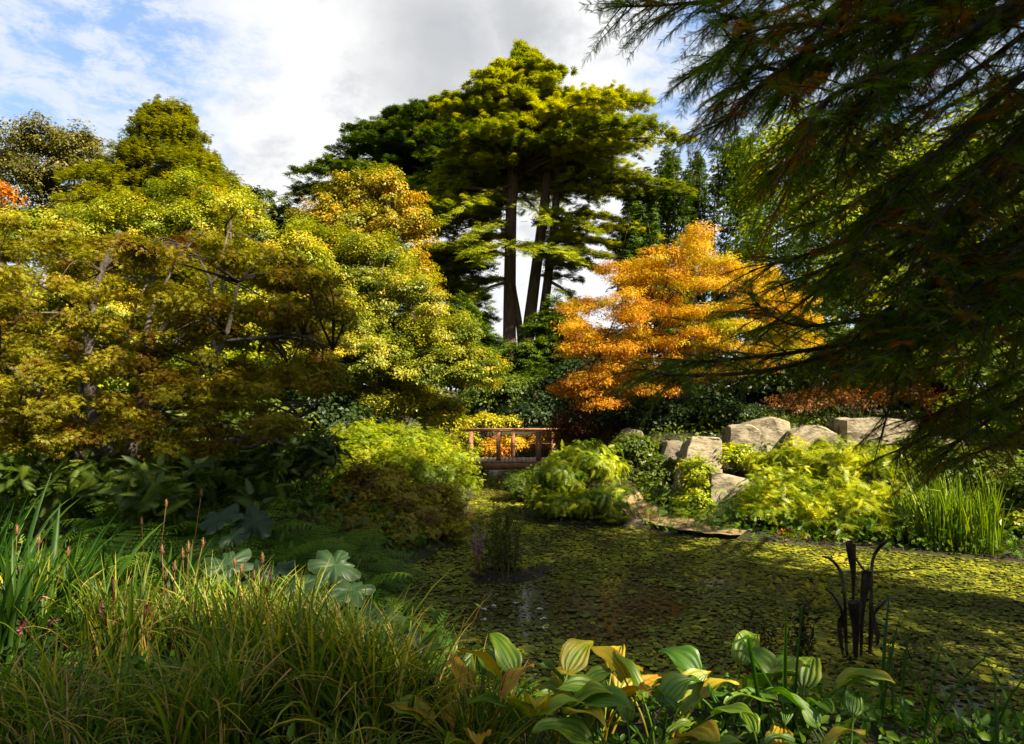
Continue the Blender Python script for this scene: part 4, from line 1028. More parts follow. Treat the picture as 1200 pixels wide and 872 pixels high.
# --- grass clumps
def grass_proto(label, loc, n, length, width, r, th0, curl, dry, group):
    t = thing('grass_clump', label, 'grass clump', loc, group)
    o = np.array(loc)
    g = Geo(); blades(g, n, length, width, r, th0, curl, c=o, kink=.2, v=(.42, .26)); build('green_blades', g, M['grass'], t)
    if dry:
        g = Geo(); blades(g, dry, (length[0] * .6, length[1] * .95), width * .8, r * 1.1, th0 * 1.5, curl * 1.2, c=o, kink=.35); build('dry_blades', g, M['grassdry'], t)
    return t
GG = 'arching grass clumps on the near bank'
p1 = grass_proto('big arching grass clump catching light at the bottom left of the hostas', place(390, 3.0), 230, (.42, .80), .016, .20, .38, 1.3, 44, GG)
p2 = grass_proto('fine drooping grass clump with straw coloured blades in the bottom left corner area', place(120, 2.6), 170, (.30, .55), .009, .20, .5, 1.6, 60, GG)
p3 = grass_proto('upright green grass clump around the brown seed heads', place(270, 3.9), 160, (.42, .74), .016, .2, .25, .9, 34, GG)
for proto, px, Y, sc, lb in (
        (p1, 320, 3.1, .95, 'arching grass clump directly left of the brightest grass at the bottom'),
        (p1, 455, 2.9, .85, 'grass clump with yellowing blades touching the left side of the hostas'),
        (p1, 250, 2.7, .8, 'grass clump at the bottom edge below the brown seed heads'),
        (p2, 40, 2.7, .9, 'dark drooping grass clump at the bottom left corner'),
        (p2, 420, 2.45, .7, 'short dry grass tuft at the bottom edge left of the hosta with the largest leaf'),
        (p3, 210, 4.1, .9, 'upright grass clump left of the brown seed heads'),
        (p3, 335, 4.0, .9, 'upright grass clump in front of the bluish broad leaves'),
        (p3, 140, 3.5, .9, 'upright grass clump with orange withered leaf on the left'),
        (p3, 400, 3.6, .75, 'grass clump rising behind the brightest grass near the bluish leaves'),
        (p3, 20, 3.6, .95, 'shaded upright grass clump at the left edge by the magenta flowers'),
        (p1, 560, 2.75, .6, 'thin grass clump growing up among the middle hostas'),
        (p2, 500, 3.3, .7, 'small grass tuft by the dark plant label'),
        (p2, 640, 2.6, .55, 'sparse dry grass at the bottom between the hosta groups')):
    dup(proto, place(px, Y), rng.uniform(0, 6.28), sc, lb, GG)

# --- broad sword leaved plants at the left
def sword(label, px, Y, n, length, width, th0, curl, mat='iris', cat='sword leaved plant', nm='sword_leaf_plant', grp='sword leaved plants on the left bank', r=.12):
    loc = place(px, Y); t = thing(nm, label, cat, loc, grp)
    g = Geo(); blades(g, n, length, width, r, th0, curl, c=loc, kink=.08, vtip=.1, wmax=.5, segs=9); build('blades', g, M[mat], t)
    return t
sword('fan of broad arching strap leaves at the left edge below the bronze tree', -10, 4.6, 60, (.8, 1.25), .042, .5, 1.0)
sword('broad strap leaves leaning right beneath the crooked stems', 85, 4.5, 34, (.8, 1.2), .044, .4, .9)
sword('upright sword leaves in shade among the dry seed stalks at the left', 55, 3.7, 50, (.5, .8), .03, .25, .6)
sword('sword leaves in front of the bluish broad leaves at the left', 200, 4.7, 30, (.6, 1.0), .034, .4, .9)
sword('dark sword leaves at the left edge above the magenta flowers', 5, 3.2, 44, (.45, .75), .028, .25, .7)
sword('loose strap leaves beside the pond edge right of the ferns', 425, 5.6, 26, (.4, .65), .022, .5, 1.0)
sword('long arching strap leaves sweeping over the dark undergrowth left of the seed stalks', 140, 4.2, 30, (.75, 1.1), .034, .6, 1.1)
sword('broadest arching strap leaves in the left foreground', 50, 4.0, 30, (.75, 1.15), .040, .6, 1.0)
sword('strap leaves curving over in front of the shaded ferns', 215, 5.2, 20, (.7, 1.0), .032, .65, 1.1)
# rushes at the right far bank
for px, Y, n, h, lb in ((1075, 10.45, 100, 1.15, 'pale green rush clump at the left end of the rushes on the right bank'), (1105, 10.15, 120, 1.30, 'tall bright rush clump in the middle of the right bank'),
                        (1140, 9.95, 110, 1.15, 'bright rush clump at the water edge beside the small yellow shrub'), (1170, 11.2, 50, 1.3, 'tall dark green rushes behind the small yellow shrub'), (1110, 11.9, 50, 1.5, 'tallest rushes behind the bright rush clumps')):
    sword(lb, px, Y, n, (h * .6, h), .026, .16, .35, 'rush', 'rushes', 'rush_clump', 'rush clumps on the right bank', .3)

# --- brown seed head stalks
def seedstalk(label, px, Y, tops, grp='withered seed head stalks on the left bank'):
    loc = place(px, Y); t = thing('seed_head_plant', label, 'seed heads', loc, grp)
    for tx, ty in tops:
        tp = at(tx, ty, Y + rng.uniform(-.15, .15)); gg = Geo()
        b = loc + (tp - loc) * np.array([.25, .25, 0]) + rng.normal(0, .02, 3) * (1, 1, 0)
        tube(gg, [b, (b + tp) / 2 + rng.normal(0, .03, 3), tp], [.004, .0032, .0022], 5, n=8, v=.4)
        o = build('stalk', gg, M['seed'], t)
        gh_ = Geo(); k = 26
        d = rdir(k); scatter(gh_, tp + d * np.array([.008, .008, .028]), nrm(d * .5 + UP * .9), rdir(k), .016 * rng.uniform(.6, 1.2, k), T_NARROW, np.clip(.6 + rng.normal(0, .2, k), 0, 1))
        tube(gh_, [tp - UP * .03, tp, tp + UP * .035], [.004, .009, .002], 6, v=.55)
        h = build('seed_head', gh_, M['seed'], None, origin=loc); h.parent = o; h.location = (0, 0, 0)
seedstalk('tall brown seed head stalks standing in front of the bluish broad leaves', 225, 4.0, [(205, 664), (214, 650), (221, 642), (238, 637), (196, 676), (190, 645)])
seedstalk('rusty seed head stalks right of the tallest brown stalks', 290, 3.9, [(275, 660), (283, 668), (298, 675), (318, 678), (308, 655)])
seedstalk('pale seed head stalks among dark strap leaves at the left edge', 40, 4.0, [(20, 622), (46, 634), (80, 648)])
seedstalk('thin reddish dead stalks in the dark undergrowth under the bronze tree', 190, 5.2, [(195, 590), (236, 578), (166, 612)])
# withered orange leaves standing in the grass
def withered(label, px, py, Y, ln, lean):
    tp = at(px, py, Y); b = tp - np.array([lean, 0, ln + .1]); t = thing('withered_leaf', label, 'withered leaf', b, 'withered leaves in the near grass')
    gg = Geo(); tube(gg, [b - UP * .25, b + (tp - b) * .5, tp - (tp - b) * .3], .004, 5, n=6); build('stalk', gg, M['grassdry'], t)
    gg = Geo(); P = spl([tp - (tp - b) * .45, tp - (tp - b) * .2 + (.01, -.02, 0), tp, tp + (.05 + lean * .3, -.05, -.06)], 10); w = np.sin(np.linspace(.1, 3.05, 10)) * .008
    s = np.array([1, .2, .1]); V = np.concatenate([P + s * w[:, None], P + (0, -.012, 0), P - s * w[:, None]])
    i = np.arange(9); gg.add(V, [np.stack([i, i + 1, i + 11, i + 10], -1), np.stack([i + 10, i + 11, i + 21, i + 20], -1)], .25); build('blade', gg, M['rust'], t)
withered('curled orange withered leaf standing left of the brown seed heads', 118, 702, 3.4, .16, -.08)
withered('drooping orange brown withered leaf under the brown seed heads', 172, 708, 3.4, .12, .03)
withered('pale orange withered tip above the magenta flowers', 132, 676, 3.5, .2, -.03)
withered('orange withered leaf beside the bluish leaves at the pond edge', 385, 742, 3.4, .1, -.03)
withered('red orange withered leaf poking up from the middle hostas', 597, 764, 3.0, .12, .06)

# --- magenta flowers at the left
for lb, cx, cy, Y, k in (('magenta flowers glowing in the dark at the bottom left', 38, 745, 3.3, 12), ('small dark red flowers above the magenta ones at the left', 45, 700, 3.6, 9)):
    loc = place(cx, Y); t = thing('flowering_plant', lb, 'flowers', loc, 'small red and magenta flowering plants')
    g = Geo(); gs = Geo()
    for q in range(k):
        p = at(cx + rng.normal(0, 22), cy + rng.normal(0, 16), Y + rng.uniform(-.2, .2)); tube(gs, [loc + rng.normal(0, .03, 3) * (1, 1, 0), (loc + p) / 2 + UP * .03, p], .003, 4, n=5)
        d = rdir(7); g = Geo(); scatter(g, p + d * .006, d, rdir(7), .018, T_LEAF, np.clip(.5 + rng.normal(0, .25, 7), 0, 1)); build('blossom', g, M['magenta'], t)
    gl = Geo(); n = 160; P = loc + rng.normal(0, .16, (n, 3)) * (1, 1, .5) + (0, 0, .15); N = nrm(UP + .6 * rdir(n)); scatter(gl, P, perp_random(N), N, .05, T_LEAF, rng.uniform(.2, .7, n))
    build('stems', gs, M['dark'], t); build('leaves', gl, M['dark'], t)

# --- hostas: every leaf a part
def hosta_leaf(base, az, elev, stalk, ln, wid, droop, vbase, roll=0):
    """petiole plus a heart shaped ribbed blade"""
    g = Geo()
    h = np.array([math.cos(az), math.sin(az), 0.]); s = np.array([-math.sin(az), math.cos(az), 0.])
    d0 = h * math.cos(elev) + UP * math.sin(elev)
    p0 = np.asarray(base, float); p1 = p0 + d0 * stalk
    tube(g, [p0, (p0 + p1) / 2 - h * .02 + UP * .01, p1], [.006, .005, .004], 6, n=8, v=max(.1, vbase - .05))
    nu, nv = 16, 23
    e = elev - .35; pos = p1.copy(); V = []; vals = []
    ph = rng.uniform(0, 6)
    for i in range(nu):
        u = i / (nu - 1)
        rag = 1 + .05 * math.sin(u * 23 + ph) * math.sin(u * 9 + 2 * ph)
        hw = rag * wid * (math.sin(math.pi * min(1, (u * .97 + .03)) ** .62) ** .85) * (1 - .25 * u) + .0008
        tg = h * math.cos(e) + UP * math.sin(e); nr = np.cross(tg, -s)
        nr = nr if nr[2] > 0 else -nr
        for j in range(nv):
            w = (j / (nv - 1) - .5) * 2
            rib = .0045 * math.cos(w * 16) * (1 - u * .6)
            ru = .010 * math.sin(u * 9 + ph + (2 if w > 0 else 0)) * abs(w) ** 2
            back = -.22 * wid * max(0, .15 - u) / .15 * abs(w)
            sr = s * math.cos(roll) + nr * math.sin(roll)
            V.append(pos + sr * (w * hw) + nr * (.30 * hw * abs(w) ** 1.4 + rib + ru) + tg * back)
            vals.append(vbase + .22 * max(0, abs(w) - .55) + .25 * max(0, u - .7) + .08 * math.sin(7 * u + 5 * w + ph) + .02 * math.cos(w * 16) + .38 * max(0, mnoise.noise(Vector((u * 5 + ph, w * 2.6, vbase * 9))) - .18))
        pos = pos + tg * (ln / (nu - 1)); e -= droop / (nu - 1) * (.4 + 1.2 * u)
    i = np.arange(nu - 1)[:, None] * nv + np.arange(nv - 1)[None]
    g.add(V, np.stack([i, i + 1, i + nv + 1, i + nv], -1).reshape(-1, 4), np.clip(vals, 0, 1))
    return g
def hosta(label, px, Y, n, ln, vb, vs=.12, yellow=0, stalk=(.16, .32), az0=None, grp='hostas at the near edge of the pond', up=(.75, 1.3)):
    loc = place(px, Y); t = thing('hosta', label, 'hosta', loc, grp)
    for k in range(n):
        az = k * 2.4 + rng.normal(0, .3) if az0 is None else az0 + rng.normal(0, .9)
        v = vb + rng.normal(0, vs) + (.45 if k < yellow else 0)
        l = ln * rng.uniform(.68, 1.15)
        g = hosta_leaf(loc + np.array([math.cos(az), math.sin(az), 0]) * .03, az, rng.uniform(*up), rng.uniform(*stalk), l, l * rng.uniform(.25, .34), rng.uniform(.7, 1.7), np.clip(v, .05, .85), rng.normal(0, .35))
        o = build('leaf', g, M['hosta'], t, smooth=True)
        if k < yellow: o['label'] = 'yellowing leaf'
    return t
hosta('hosta with the largest ribbed green leaf left of centre at the bottom', 630, 2.75, 11, .23, .34, yellow=3, stalk=(.22, .38))
hosta('hosta turning orange at the base, second in the left group at the bottom', 560, 2.65, 10, .19, .40, yellow=5, stalk=(.20, .36))
hosta('hosta with brown tipped leaves at the left end of the hosta group', 505, 3.0, 8, .18, .30, yellow=3)
hosta('hosta arching right with yellow green leaves over the water edge', 700, 2.95, 10, .21, .44, yellow=4, stalk=(.20, .36))
hosta('hosta with a bright yellow edged leaf in the right hand group', 770, 2.75, 9, .22, .38, yellow=4, stalk=(.20, .34))
hosta('green hosta with upright leaves in the middle of the right hand group', 850, 2.9, 10, .20, .24)
hosta('pale green hosta at the bottom below the upright leaves', 740, 2.5, 8, .18, .30)
hosta('green hosta at the right end with a folded broad leaf', 930, 2.8, 8, .20, .22, yellow=1)
hosta('dark green hosta at the pond edge behind the middle hostas', 470, 4.3, 8, .24, .12, .06)
hosta('low hosta with orange dying leaves at the bottom right of the hostas', 900, 2.4, 7, .16, .35, yellow=4)
hosta('grey green hosta leaves at the bottom edge, right of the folded leaf', 985, 2.5, 7, .16, .2)
hosta('small dark hosta between the grass and the pond', 540, 3.6, 7, .2, .14, .06)

# thin reeds in the bottom right corner and a few tall thin stems
sword('thin upright reed blades in the bottom right corner', 1060, 2.9, 9, (.35, .62), .016, .22, .5, 'iris', 'reeds', 'reed_clump', 'thin reeds along the near water edge', .22)
sword('sparse dark reed blades at the right edge of the near bank', 1150, 2.8, 8, (.3, .6), .016, .25, .5, 'iris', 'reeds', 'reed_clump', 'thin reeds along the near water edge', .2)
sword('single leaning reed blades in front of the right hostas', 905, 2.8, 4, (.5, .75), .016, .22, .3, 'iris', 'reeds', 'reed_clump', 'thin reeds along the near water edge', .1)

# --- bluish broad lobed leaves
def lobed_leaf(c, nrmv, az, r, vbase, lobes=7):
    g = Geo(); na, nr_ = 98, 9
    nv = nrm(np.asarray(nrmv, float)); a0 = np.array([math.cos(az), math.sin(az), 0.]); a0 = nrm(a0 - (a0 @ nv) * nv); b0 = np.cross(nv, a0)
    V = [np.asarray(c, float)]; vals = [vbase + .1]; ph = rng.uniform(0, 6); lr_ = rng.uniform(.78, 1.12, lobes + 1)
    for j in range(1, nr_ + 1):
        u = j / nr_
        for i in range(na):
            a = 2 * math.pi * i / na
            fl = abs(math.sin(a * lobes / 2)); li = int(a * lobes / (2 * math.pi))
            lob = (.70 + .36 * u * fl ** .55 + .045 * u * math.sin(a * 29 + ph) * math.sin(a * 11)) * (1 + (lr_[li] - 1) * u * fl)
            notch = 1 - .55 * math.exp(-((a - math.pi) / .28) ** 2)
            rr = r * u * lob * notch
            zz = r * (.12 * u * u * fl + .20 * u ** 1.4 - .36 * u ** 3 + .07 * math.sin(3 * a + ph) * u + .04 * math.sin(13 * a + ph) * u * u)
            V.append(np.asarray(c) + a0 * rr * math.cos(a) + b0 * rr * math.sin(a) + nv * zz)
            vals.append(vbase - .12 + .22 * math.exp(-((fl - 1) / .05) ** 2) * (1 - u) + .12 * math.exp(-((math.sin(a * lobes)) / .25) ** 2) + .30 * (u > .96) * rng.uniform() + rng.normal(0, .05))
    f3 = [[0, 1 + i, 1 + (i + 1) % na] for i in range(na)]; f4 = []
    for j in range(nr_ - 1):
        for i in range(na):
            p = 1 + j * na + i; q = 1 + j * na + (i + 1) % na; f4.append([p, p + na, q + na, q])
    g.add(V, [np.array(f3), np.array(f4)], np.clip(vals, 0, 1))
    return g
def broadleaf(label, px, Y, leaves, grp='big lobed leaf plants at the left of the pond'):
    loc = place(px, Y); t = thing('lobed_leaf_plant', label, 'broad leaved plant', loc, grp)
    for lx, ly, dy, r, tilt, v in leaves:
        c = at(lx, ly, Y + dy); r *= 1.0; v = v * .8
        n = np.array([rng.normal(0, .25) + tilt[0], tilt[1], 1.0])
        g = lobed_leaf(c, n, rng.uniform(0, 6.28), r, v)
        tube(g, [loc, (loc + c) / 2 + UP * .05, c], [.012, .010, .007], 7, n=8, v=.6)
        build('leaf', g, M['rodger'], t, smooth=True)
broadleaf('two tall bluish lobed leaves among the dark ferns', 275, 5.6, [(258, 606, 0, .17, (-.3, -.7), .35), (298, 612, .1, .17, (.3, -.8), .25), (272, 630, -.1, .13, (0, -.7), .2)])
broadleaf('lobed leaf plant in the middle with one broad leaf behind the seed heads', 285, 4.9, [(266, 662, 0, .17, (-.1, -.5), .45), (300, 672, .15, .13, (.2, -.5), .3)])
broadleaf('spreading plant with grey lobed leaves reaching to the water', 375, 4.9, [(350, 690, -.1, .19, (-.2, -.35), .25), (392, 662, .2, .19, (.2, -.6), .55), (415, 692, -.1, .16, (.35, -.3), .4), (380, 705, -.25, .14, (0, -.4), .25), (430, 715, -.2, .11, (.3, -.3), .4), (325, 668, .2, .13, (-.3, -.4), .2)])
broadleaf('low green lobed leaves beside the dark hosta at the near water edge', 450, 4.4, [(428, 752, 0, .12, (0, -.5), .5), (455, 728, .1, .13, (.2, -.5), .3), (470, 748, 0, .12, (.3, -.4), .2), (505, 762, -.1, .11, (.2, -.4), .25)])

# --- ferns
def fern(label, loc, n, ln, mat, grp, up=1.05):
    t = thing('fern', label, 'fern', loc, grp); g = Geo(); gs = Geo()
    for k in range(n):
        az = k * 2 * math.pi / n + rng.normal(0, .25); h = np.array([math.cos(az), math.sin(az), 0.]); s = np.array([-h[1], h[0], 0.])
        l = ln * rng.uniform(.68, 1.15); e = up * rng.uniform(.7, 1.15); P = [np.array(loc, float)]; T = []
        m = 22
        for i in range(m):
            tg = h * math.cos(e) + UP * math.sin(e); T.append(tg); P.append(P[-1] + tg * l / m); e -= 1.55 / m * (.5 + i / m)
        P = np.array(P[:-1]); T = np.array(T)
        tube(gs, P[::3], np.linspace(.005, .0015, len(P[::3])), 4, cap=False)
        u = np.arange(m) / (m - 1); sz = l * .26 * np.sin(np.clip(.12 + u * .88, 0, 1) * math.pi) ** .7 + .012
        nr = np.cross(T, -s[None]); nr = np.where(nr[:, 2:] > 0, nr, -nr)
        for sg in (1, -1):
            A = s[None] * sg + T * .38 - nr * .12 + .05 * rng.normal(size=(m, 3))
            scatter(g, P[2:], A[2:], (nr + .15 * rng.normal(size=(m, 3)))[2:], sz[2:], T_PINNA, np.clip(.45 + rng.normal(0, .15) + rng.normal(0, .08, m - 2), 0, 1))
    build('rachis', gs, M['seed'], t); build('fronds', g, M[mat], t)
    return t
T_PINNA = t_frond(7, .13, .10, .3, .16, .035, gap0=.05)
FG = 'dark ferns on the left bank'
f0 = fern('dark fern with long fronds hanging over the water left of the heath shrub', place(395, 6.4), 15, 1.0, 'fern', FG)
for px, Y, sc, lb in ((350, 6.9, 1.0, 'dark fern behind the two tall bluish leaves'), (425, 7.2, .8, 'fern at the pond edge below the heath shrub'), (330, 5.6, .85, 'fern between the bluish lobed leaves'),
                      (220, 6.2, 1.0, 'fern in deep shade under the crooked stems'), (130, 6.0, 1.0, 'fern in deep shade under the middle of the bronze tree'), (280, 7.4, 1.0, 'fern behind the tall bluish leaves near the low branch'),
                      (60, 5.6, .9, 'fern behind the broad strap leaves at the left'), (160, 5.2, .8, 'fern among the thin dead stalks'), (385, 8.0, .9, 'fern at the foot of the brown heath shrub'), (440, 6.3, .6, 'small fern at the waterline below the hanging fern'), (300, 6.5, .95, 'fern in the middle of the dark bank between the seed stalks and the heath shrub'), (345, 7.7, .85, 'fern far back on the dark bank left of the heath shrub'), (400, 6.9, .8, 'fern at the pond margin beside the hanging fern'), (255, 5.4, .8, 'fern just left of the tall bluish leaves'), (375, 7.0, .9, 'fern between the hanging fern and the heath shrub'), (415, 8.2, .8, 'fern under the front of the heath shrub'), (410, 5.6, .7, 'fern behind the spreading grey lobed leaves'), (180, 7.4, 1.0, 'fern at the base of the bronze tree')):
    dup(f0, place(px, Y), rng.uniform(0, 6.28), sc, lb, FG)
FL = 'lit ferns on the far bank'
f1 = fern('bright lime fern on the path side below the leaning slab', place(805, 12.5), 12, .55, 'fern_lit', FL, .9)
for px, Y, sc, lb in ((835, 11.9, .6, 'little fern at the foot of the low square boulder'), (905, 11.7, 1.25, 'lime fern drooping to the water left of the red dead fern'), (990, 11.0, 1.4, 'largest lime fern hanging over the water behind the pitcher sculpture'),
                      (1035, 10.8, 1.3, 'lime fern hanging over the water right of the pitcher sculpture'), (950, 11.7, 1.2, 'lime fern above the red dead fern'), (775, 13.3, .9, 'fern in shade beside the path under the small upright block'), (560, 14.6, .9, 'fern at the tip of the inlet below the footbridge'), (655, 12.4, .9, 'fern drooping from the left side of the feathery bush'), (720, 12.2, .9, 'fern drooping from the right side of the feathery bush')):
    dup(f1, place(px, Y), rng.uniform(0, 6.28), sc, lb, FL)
# dry tuft of grass on the path side
sword('dry tawny grass tuft beside the path at the foot of the feathery bush', 757, 12.3, 70, (.25, .5), .012, .4, .7, 'grassdry', 'grass tuft', 'grass_tuft', None, .25)
sword('short tawny grass at the foot of the low square boulder', 850, 12.3, 60, (.15, .28), .01, .4, .6, 'grass', 'grass tuft', 'grass_tuft', None, .3)

# --- planted mound in the pond
mc = onz(588, 676)
t = thing('planted_mound', 'low muddy mound in the pond with thin upright stems growing from it', 'mound', mc)
gg = Geo(); na, nr_ = 28, 7
V = [mc + (0, 0, .10)]
for j in range(1, nr_ + 1):
    u = j / nr_
    for i in range(na):
        a = 2 * math.pi * i / na; r = .42 * u * (1 + .2 * math.sin(3 * a + 1) + .1 * math.sin(7 * a)); V.append(mc + np.array([r * math.cos(a) * 1.15, r * math.sin(a) * .8, .10 * (1 - u ** 2) + .025 * math.sin(9 * a + 5 * u) * (1 - u) - .03 * u ** 4]))
f3 = np.array([[0, 1 + i, 1 + (i + 1) % na] for i in range(na)]); f4 = np.array([[1 + j * na + i, 1 + (j + 1) * na + i, 1 + (j + 1) * na + (i + 1) % na, 1 + j * na + (i + 1) % na] for j in range(nr_ - 1) for i in range(na)])
gg.add(V, [f3, f4]); build('soil', gg, M['mud'], t, smooth=True)
gg = Geo(); n = 150; a = rng.uniform(0, 6.28, n); r = .42 * np.sqrt(rng.uniform(0, 1, n)); P = mc + np.stack([r * np.cos(a) * 1.1, r * np.sin(a) * .78, .11 * (1 - (r / .42) ** 2) + .02], -1)
N = nrm(UP + .5 * rdir(n)); scatter(gg, P, perp_random(N), N, .05, T_LEAF, rng.uniform(0, 1, n)); build('fallen_leaves', gg, M['litter'], t)
gs, gl = Geo(), Geo()
for k in range(40):
    b = mc + np.array([rng.normal(0, .13), rng.normal(0, .1), .06]); hgt = rng.uniform(.35, .95); tp = b + np.array([rng.normal(0, .09), rng.normal(0, .08), hgt])
    tube(gs, [b, (b + tp) / 2 + rng.normal(0, .02, 3), tp], [.005, .004, .002], 4, n=7, cap=False)
    n = int(34 * hgt) + 5; s = rng.uniform(.12, 1, n); P = b + (tp - b) * s[:, None]; d = rdir(n); d[:, 2] = np.abs(d[:, 2]) * .6 + .25
    scatter(gl, P, d, UP + rdir(n), .085 * rng.uniform(.5, 1.2, n), T_NARROW, np.clip(.5 + rng.normal(0, .2, n), 0, 1))
build('stems', gs, M['seed'], t); build('leaves', gl, M['mid'], t)
gg = Geo(); blades(gg, 30, (.12, .32), .012, .32, .5, .9, c=mc + (0, 0, .05)); build('grass_blades', gg, M['grass'], t)
mc2 = onz(632, 668)
t = thing('muddy_mound', 'small flat muddy islet touching the planted mound on its right', 'mound', mc2)
gg = Geo(); V = [mc2 + (0, 0, .05)]
for j in range(1, 6):
    u = j / 5
    for i in range(20):
        a = 2 * math.pi * i / 20; r = .22 * u * (1 + .2 * math.sin(2 * a)); V.append(mc2 + np.array([r * math.cos(a) * 1.2, r * math.sin(a) * .9, .05 * (1 - u ** 2) - .02 * u ** 3 + .01 * math.sin(6 * a)]))
f3 = np.array([[0, 1 + i, 1 + (i + 1) % 20] for i in range(20)]); f4 = np.array([[1 + j * 20 + i, 1 + (j + 1) * 20 + i, 1 + (j + 1) * 20 + (i + 1) % 20, 1 + j * 20 + (i + 1) % 20] for j in range(4) for i in range(20)])
gg.add(V, [f3, f4]); build('soil', gg, M['mud'], t, smooth=True)
gg = Geo(); blades(gg, 24, (.05, .16), .009, .16, .5, .9, c=mc2 + (0, 0, .03)); build('grass_blades', gg, M['grass'], t)
lo = onz(561, 680)
t = thing('purple_loosestrife', 'plant with faded purple flower spikes at the left of the planted mound', 'flowering plant', lo)
gs, gp, gl = Geo(), Geo(), Geo()
for tx, ty in ((558, 616), (556, 630), (566, 622), (561, 640), (552, 626)):
    tp = at(tx, ty, lo[1]); tube(gs, [lo + rng.normal(0, .02, 3), (lo + tp) / 2 + rng.normal(0, .015, 3), tp], [.005, .004, .002], 4, n=7, cap=False)
    n = 60; s = rng.uniform(.55, 1, n); P = lo + (tp - lo) * s[:, None]; d = rdir(n); scatter(gp, P + d * .008, d, rdir(n), .024, T_LEAF, np.clip(.5 + rng.normal(0, .25, n), 0, 1))
    n = 24; s = rng.uniform(.1, .6, n); P = lo + (tp - lo) * s[:, None]; d = rdir(n); scatter(gl, P, d + UP * .3, UP + rdir(n), .06, T_NARROW, np.clip(.5 + rng.normal(0, .2, n), 0, 1))
build('stems', gs, M['seed'], t); build('leaves', gl, M['heath'], t); build('flowers', gp, M['purple'], t)

# --- thin waterside stems
def stems(label, px, py0, Y, tops, leafn, mat, nm='waterside_plant', cat='waterside plant', grp='thin plants standing in the near water'):
    loc = onz(px, py0) if Y is None else place(px, Y); t = thing(nm, label, cat, loc, grp); gs, gl = Geo(), Geo(); Yb = loc[1]
    for tx, ty in tops:
        tp = at(tx, ty, Yb + rng.uniform(-.1, .1)); b = loc + rng.normal(0, .05, 3) * (1, 1, 0)
        tube(gs, [b, (b + tp) / 2 + rng.normal(0, .02, 3), tp], [.004, .0035, .0015], 4, n=8, cap=False)
        n = leafn; s = rng.uniform(.1, 1, n); P = b + (tp - b) * s[:, None]; d = rdir(n); d[:, 2] = np.abs(d[:, 2]) * .7 + .2
        scatter(gl, P, d, UP + rdir(n), .07 * rng.uniform(.5, 1.2, n), T_NARROW, np.clip(.4 + rng.normal(0, .2, n), 0, 1))
    build('stems', gs, M['seed'], t); build('leaves', gl, M[mat], t)
stems('tall dark feathery plant standing in the water left of the pitcher sculpture', 943, 790, None, [(945, 688), (935, 705), (950, 700), (925, 720), (958, 716), (915, 735), (940, 720)], 60, 'dark')
stems('lower dark feathery plant in the water left of the tall one', 890, 795, None, [(882, 712), (895, 728), (872, 735), (905, 740), (860, 748)], 50, 'dark')
stems('slender bare stems leaning over the water in front of the planted mound', 535, 780, None, [(508, 700), (545, 722), (572, 690), (586, 735), (665, 760)], 5, 'mid')
stems('wispy seedling stems beside the sculpture base on its right', 1045, 800, None, [(1040, 742), (1060, 755), (1075, 748)], 16, 'dark')

# --- white feathers on the water
for (px, py), lb in zip(((567, 716), (579, 712), (566, 728), (605, 708), (633, 716), (636, 727), (638, 738)),
                        ('white fleck floating leftmost on the water in front of the mound', 'brightest white fleck beside the leftmost one', 'white fleck nearest the left hostas', 'thin white fleck farthest from the camera',
                         'white fleck floating at the right of the group', 'white fleck just below the right hand one', 'faint white fleck nearest the camera on the right')):
    c = onz(px, py); n = 6; gg = Geo(); a = rng.uniform(0, 6.28, n); d = np.stack([np.cos(a), np.sin(a), 0 * a + .12], -1)
    scatter(gg, np.tile(c + (0, 0, .02), (n, 1)), d, np.tile(UP, (n, 1)), .045 * rng.uniform(.6, 1.2, n), T_LEAF, .6)
    tag(build('white_flower', gg, M['white'], origin=c), lb, 'flower', 'white flecks on the pond')

# --- plant label among the hostas
c = at(501, 808, 2.9)
t = thing('plant_label', 'small dark plant label on a stake among the hostas', 'plant label', c - (0, 0, .3))
gg = Geo(); tube(gg, [c - (0, 0, .35), c], .005, 6); build('stake', gg, M['stake'], t)
gg = Geo(); n0 = nrm(np.array([.25, -.8, .5])); a0 = nrm(np.cross(n0, UP)); b0 = np.cross(a0, n0)
P = [c + a0 * sx * .03 + b0 * sy * .045 + n0 * sz * .002 + a0 * sy * .015 for sx, sy in ((-1, -1), (1, -1), (1, 1), (-1, 1)) for sz in (-1, 1)]
gg.add(P, np.array([[0, 2, 4, 6], [7, 5, 3, 1], [0, 1, 3, 2], [2, 3, 5, 4], [4, 5, 7, 6], [6, 7, 1, 0]])); build('plate', gg, M['plate'], t)

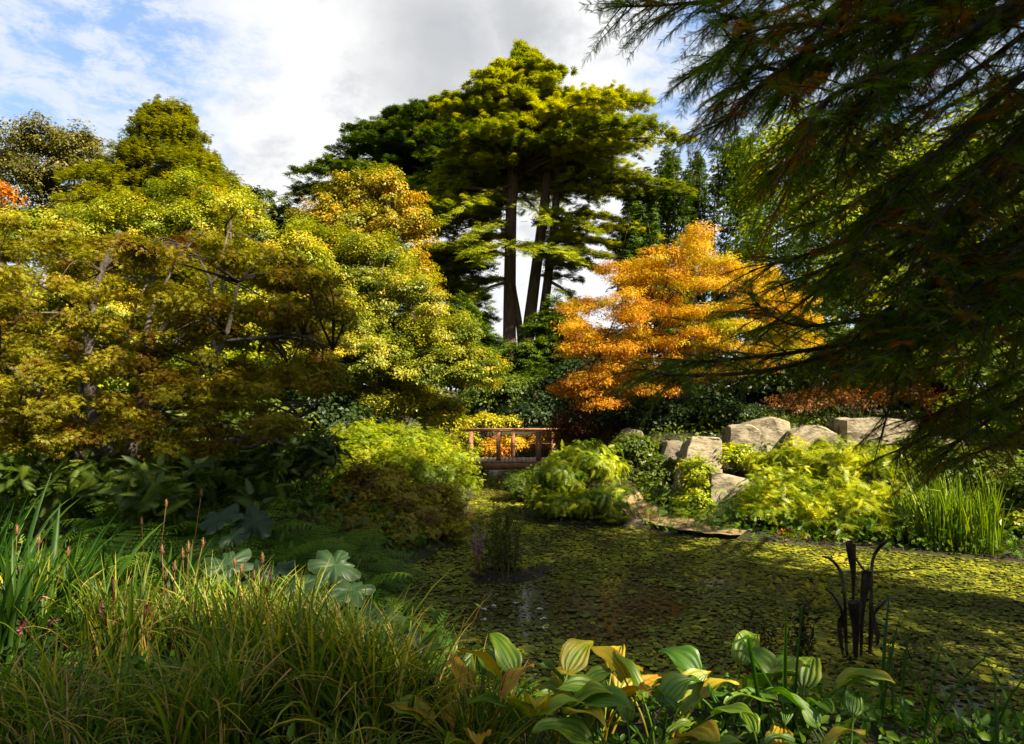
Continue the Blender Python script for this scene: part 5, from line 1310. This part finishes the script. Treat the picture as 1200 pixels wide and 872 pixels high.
# --- floating leaves, ground cover and litter
n = 150000
x = rng.uniform(-2.6, 9.6, n); y = 4.2 + (20 - 4.2) * rng.uniform(0, 1, n) ** 1.25
d = sdf(x, y)
m1 = np.array([mnoise.noise(Vector((a * .55, b * .45, 3.1))) for a, b in zip(x, y)])
m2 = np.array([mnoise.noise(Vector((a * 1.7, b * 1.4, 9.1))) for a, b in zip(x, y)])
k = (d < -.03) & (rng.uniform(size=n) < .96 - .55 * (m1 + .5 * m2 < -.28)) & ((x - mc[0]) ** 2 / .3 + (y - mc[1]) ** 2 / .13 > 1)
x, y, m1, m2 = x[k], y[k], m1[k], m2[k]; n = len(x)
r = .011 + .023 * rng.uniform(0, 1, n) ** 1.6 + np.where((m2 > .12) & (rng.uniform(size=n) < .07), rng.uniform(.015, .05, n), 0) * np.where(rng.uniform(size=n) < .08, 1.5, 1)
na = 7; a = np.linspace(.35, 2 * math.pi - .35, na)[None] + rng.uniform(0, 6.28, n)[:, None]
rr = r[:, None] * rng.uniform(.85, 1.1, (n, na))
tx, ty = rng.normal(0, .09, n), rng.normal(0, .09, n)
dx, dy = rr * np.cos(a), rr * np.sin(a)
z0 = .006 + rng.uniform(0, .012, n)
V = np.stack([x[:, None] + dx, y[:, None] + dy, z0[:, None] + dx * tx[:, None] + dy * ty[:, None] + rng.uniform(0, .004, (n, na))], -1)
f = (np.arange(n) * na)[:, None] + np.arange(na)[None]
v = np.clip(.40 + .38 * m1 + .42 * m2 + rng.normal(0, .17, n), 0, 1)
kind(build('floating_leaves', Geo().add(V, f, np.repeat(v, na)), M['pads']), 'stuff')

def cover(name, n, xr, yr, cond, tmpl, size, mat, up=.8, zoff=.02, hz=.1, A_up=.3):
    x = rng.uniform(*xr, n); y = rng.uniform(*yr, n); k = (sdf(x, y) > .02) & cond(x, y); x, y = x[k], y[k]; n = len(x)
    P = np.stack([x, y, gh(x, y) + zoff + hz * rng.uniform(0, 1, n) ** 2], -1)
    N = nrm(UP * up + rdir(n)); A = perp_random(N, -A_up)
    g = Geo(); scatter(g, P, A, N, size * rng.uniform(.5, 1.3, n), tmpl, rng.uniform(0, 1, n)); kind(build(name, g, M[mat]), 'stuff')
cover('leaf_litter', 26000, (-9, 9), (1.0, 16), lambda x, y: y > 0, T_LEAF, .07, 'litter', 1.5, .004, .02)
cover('ground_cover', 32000, (-10, 8), (4.3, 13), lambda x, y: (x < -.2) | (y > 9.5), T_SPRAY, .13, 'fern', .8, .02, .42)
cover('ground_cover', 30000, (-4.5, 4.2), (1.6, 4.9), lambda x, y: y > 0, T_FOLD, .05, 'fern', .8, .01, .09)
cover('bank_greenery', 40000, (-8, 12), (9.5, 26), lambda x, y: ~((x > 1.6) & (x < 4.2) & (y < 13.4)), T_LEAF, .11, 'mid', .8, .02, .3)
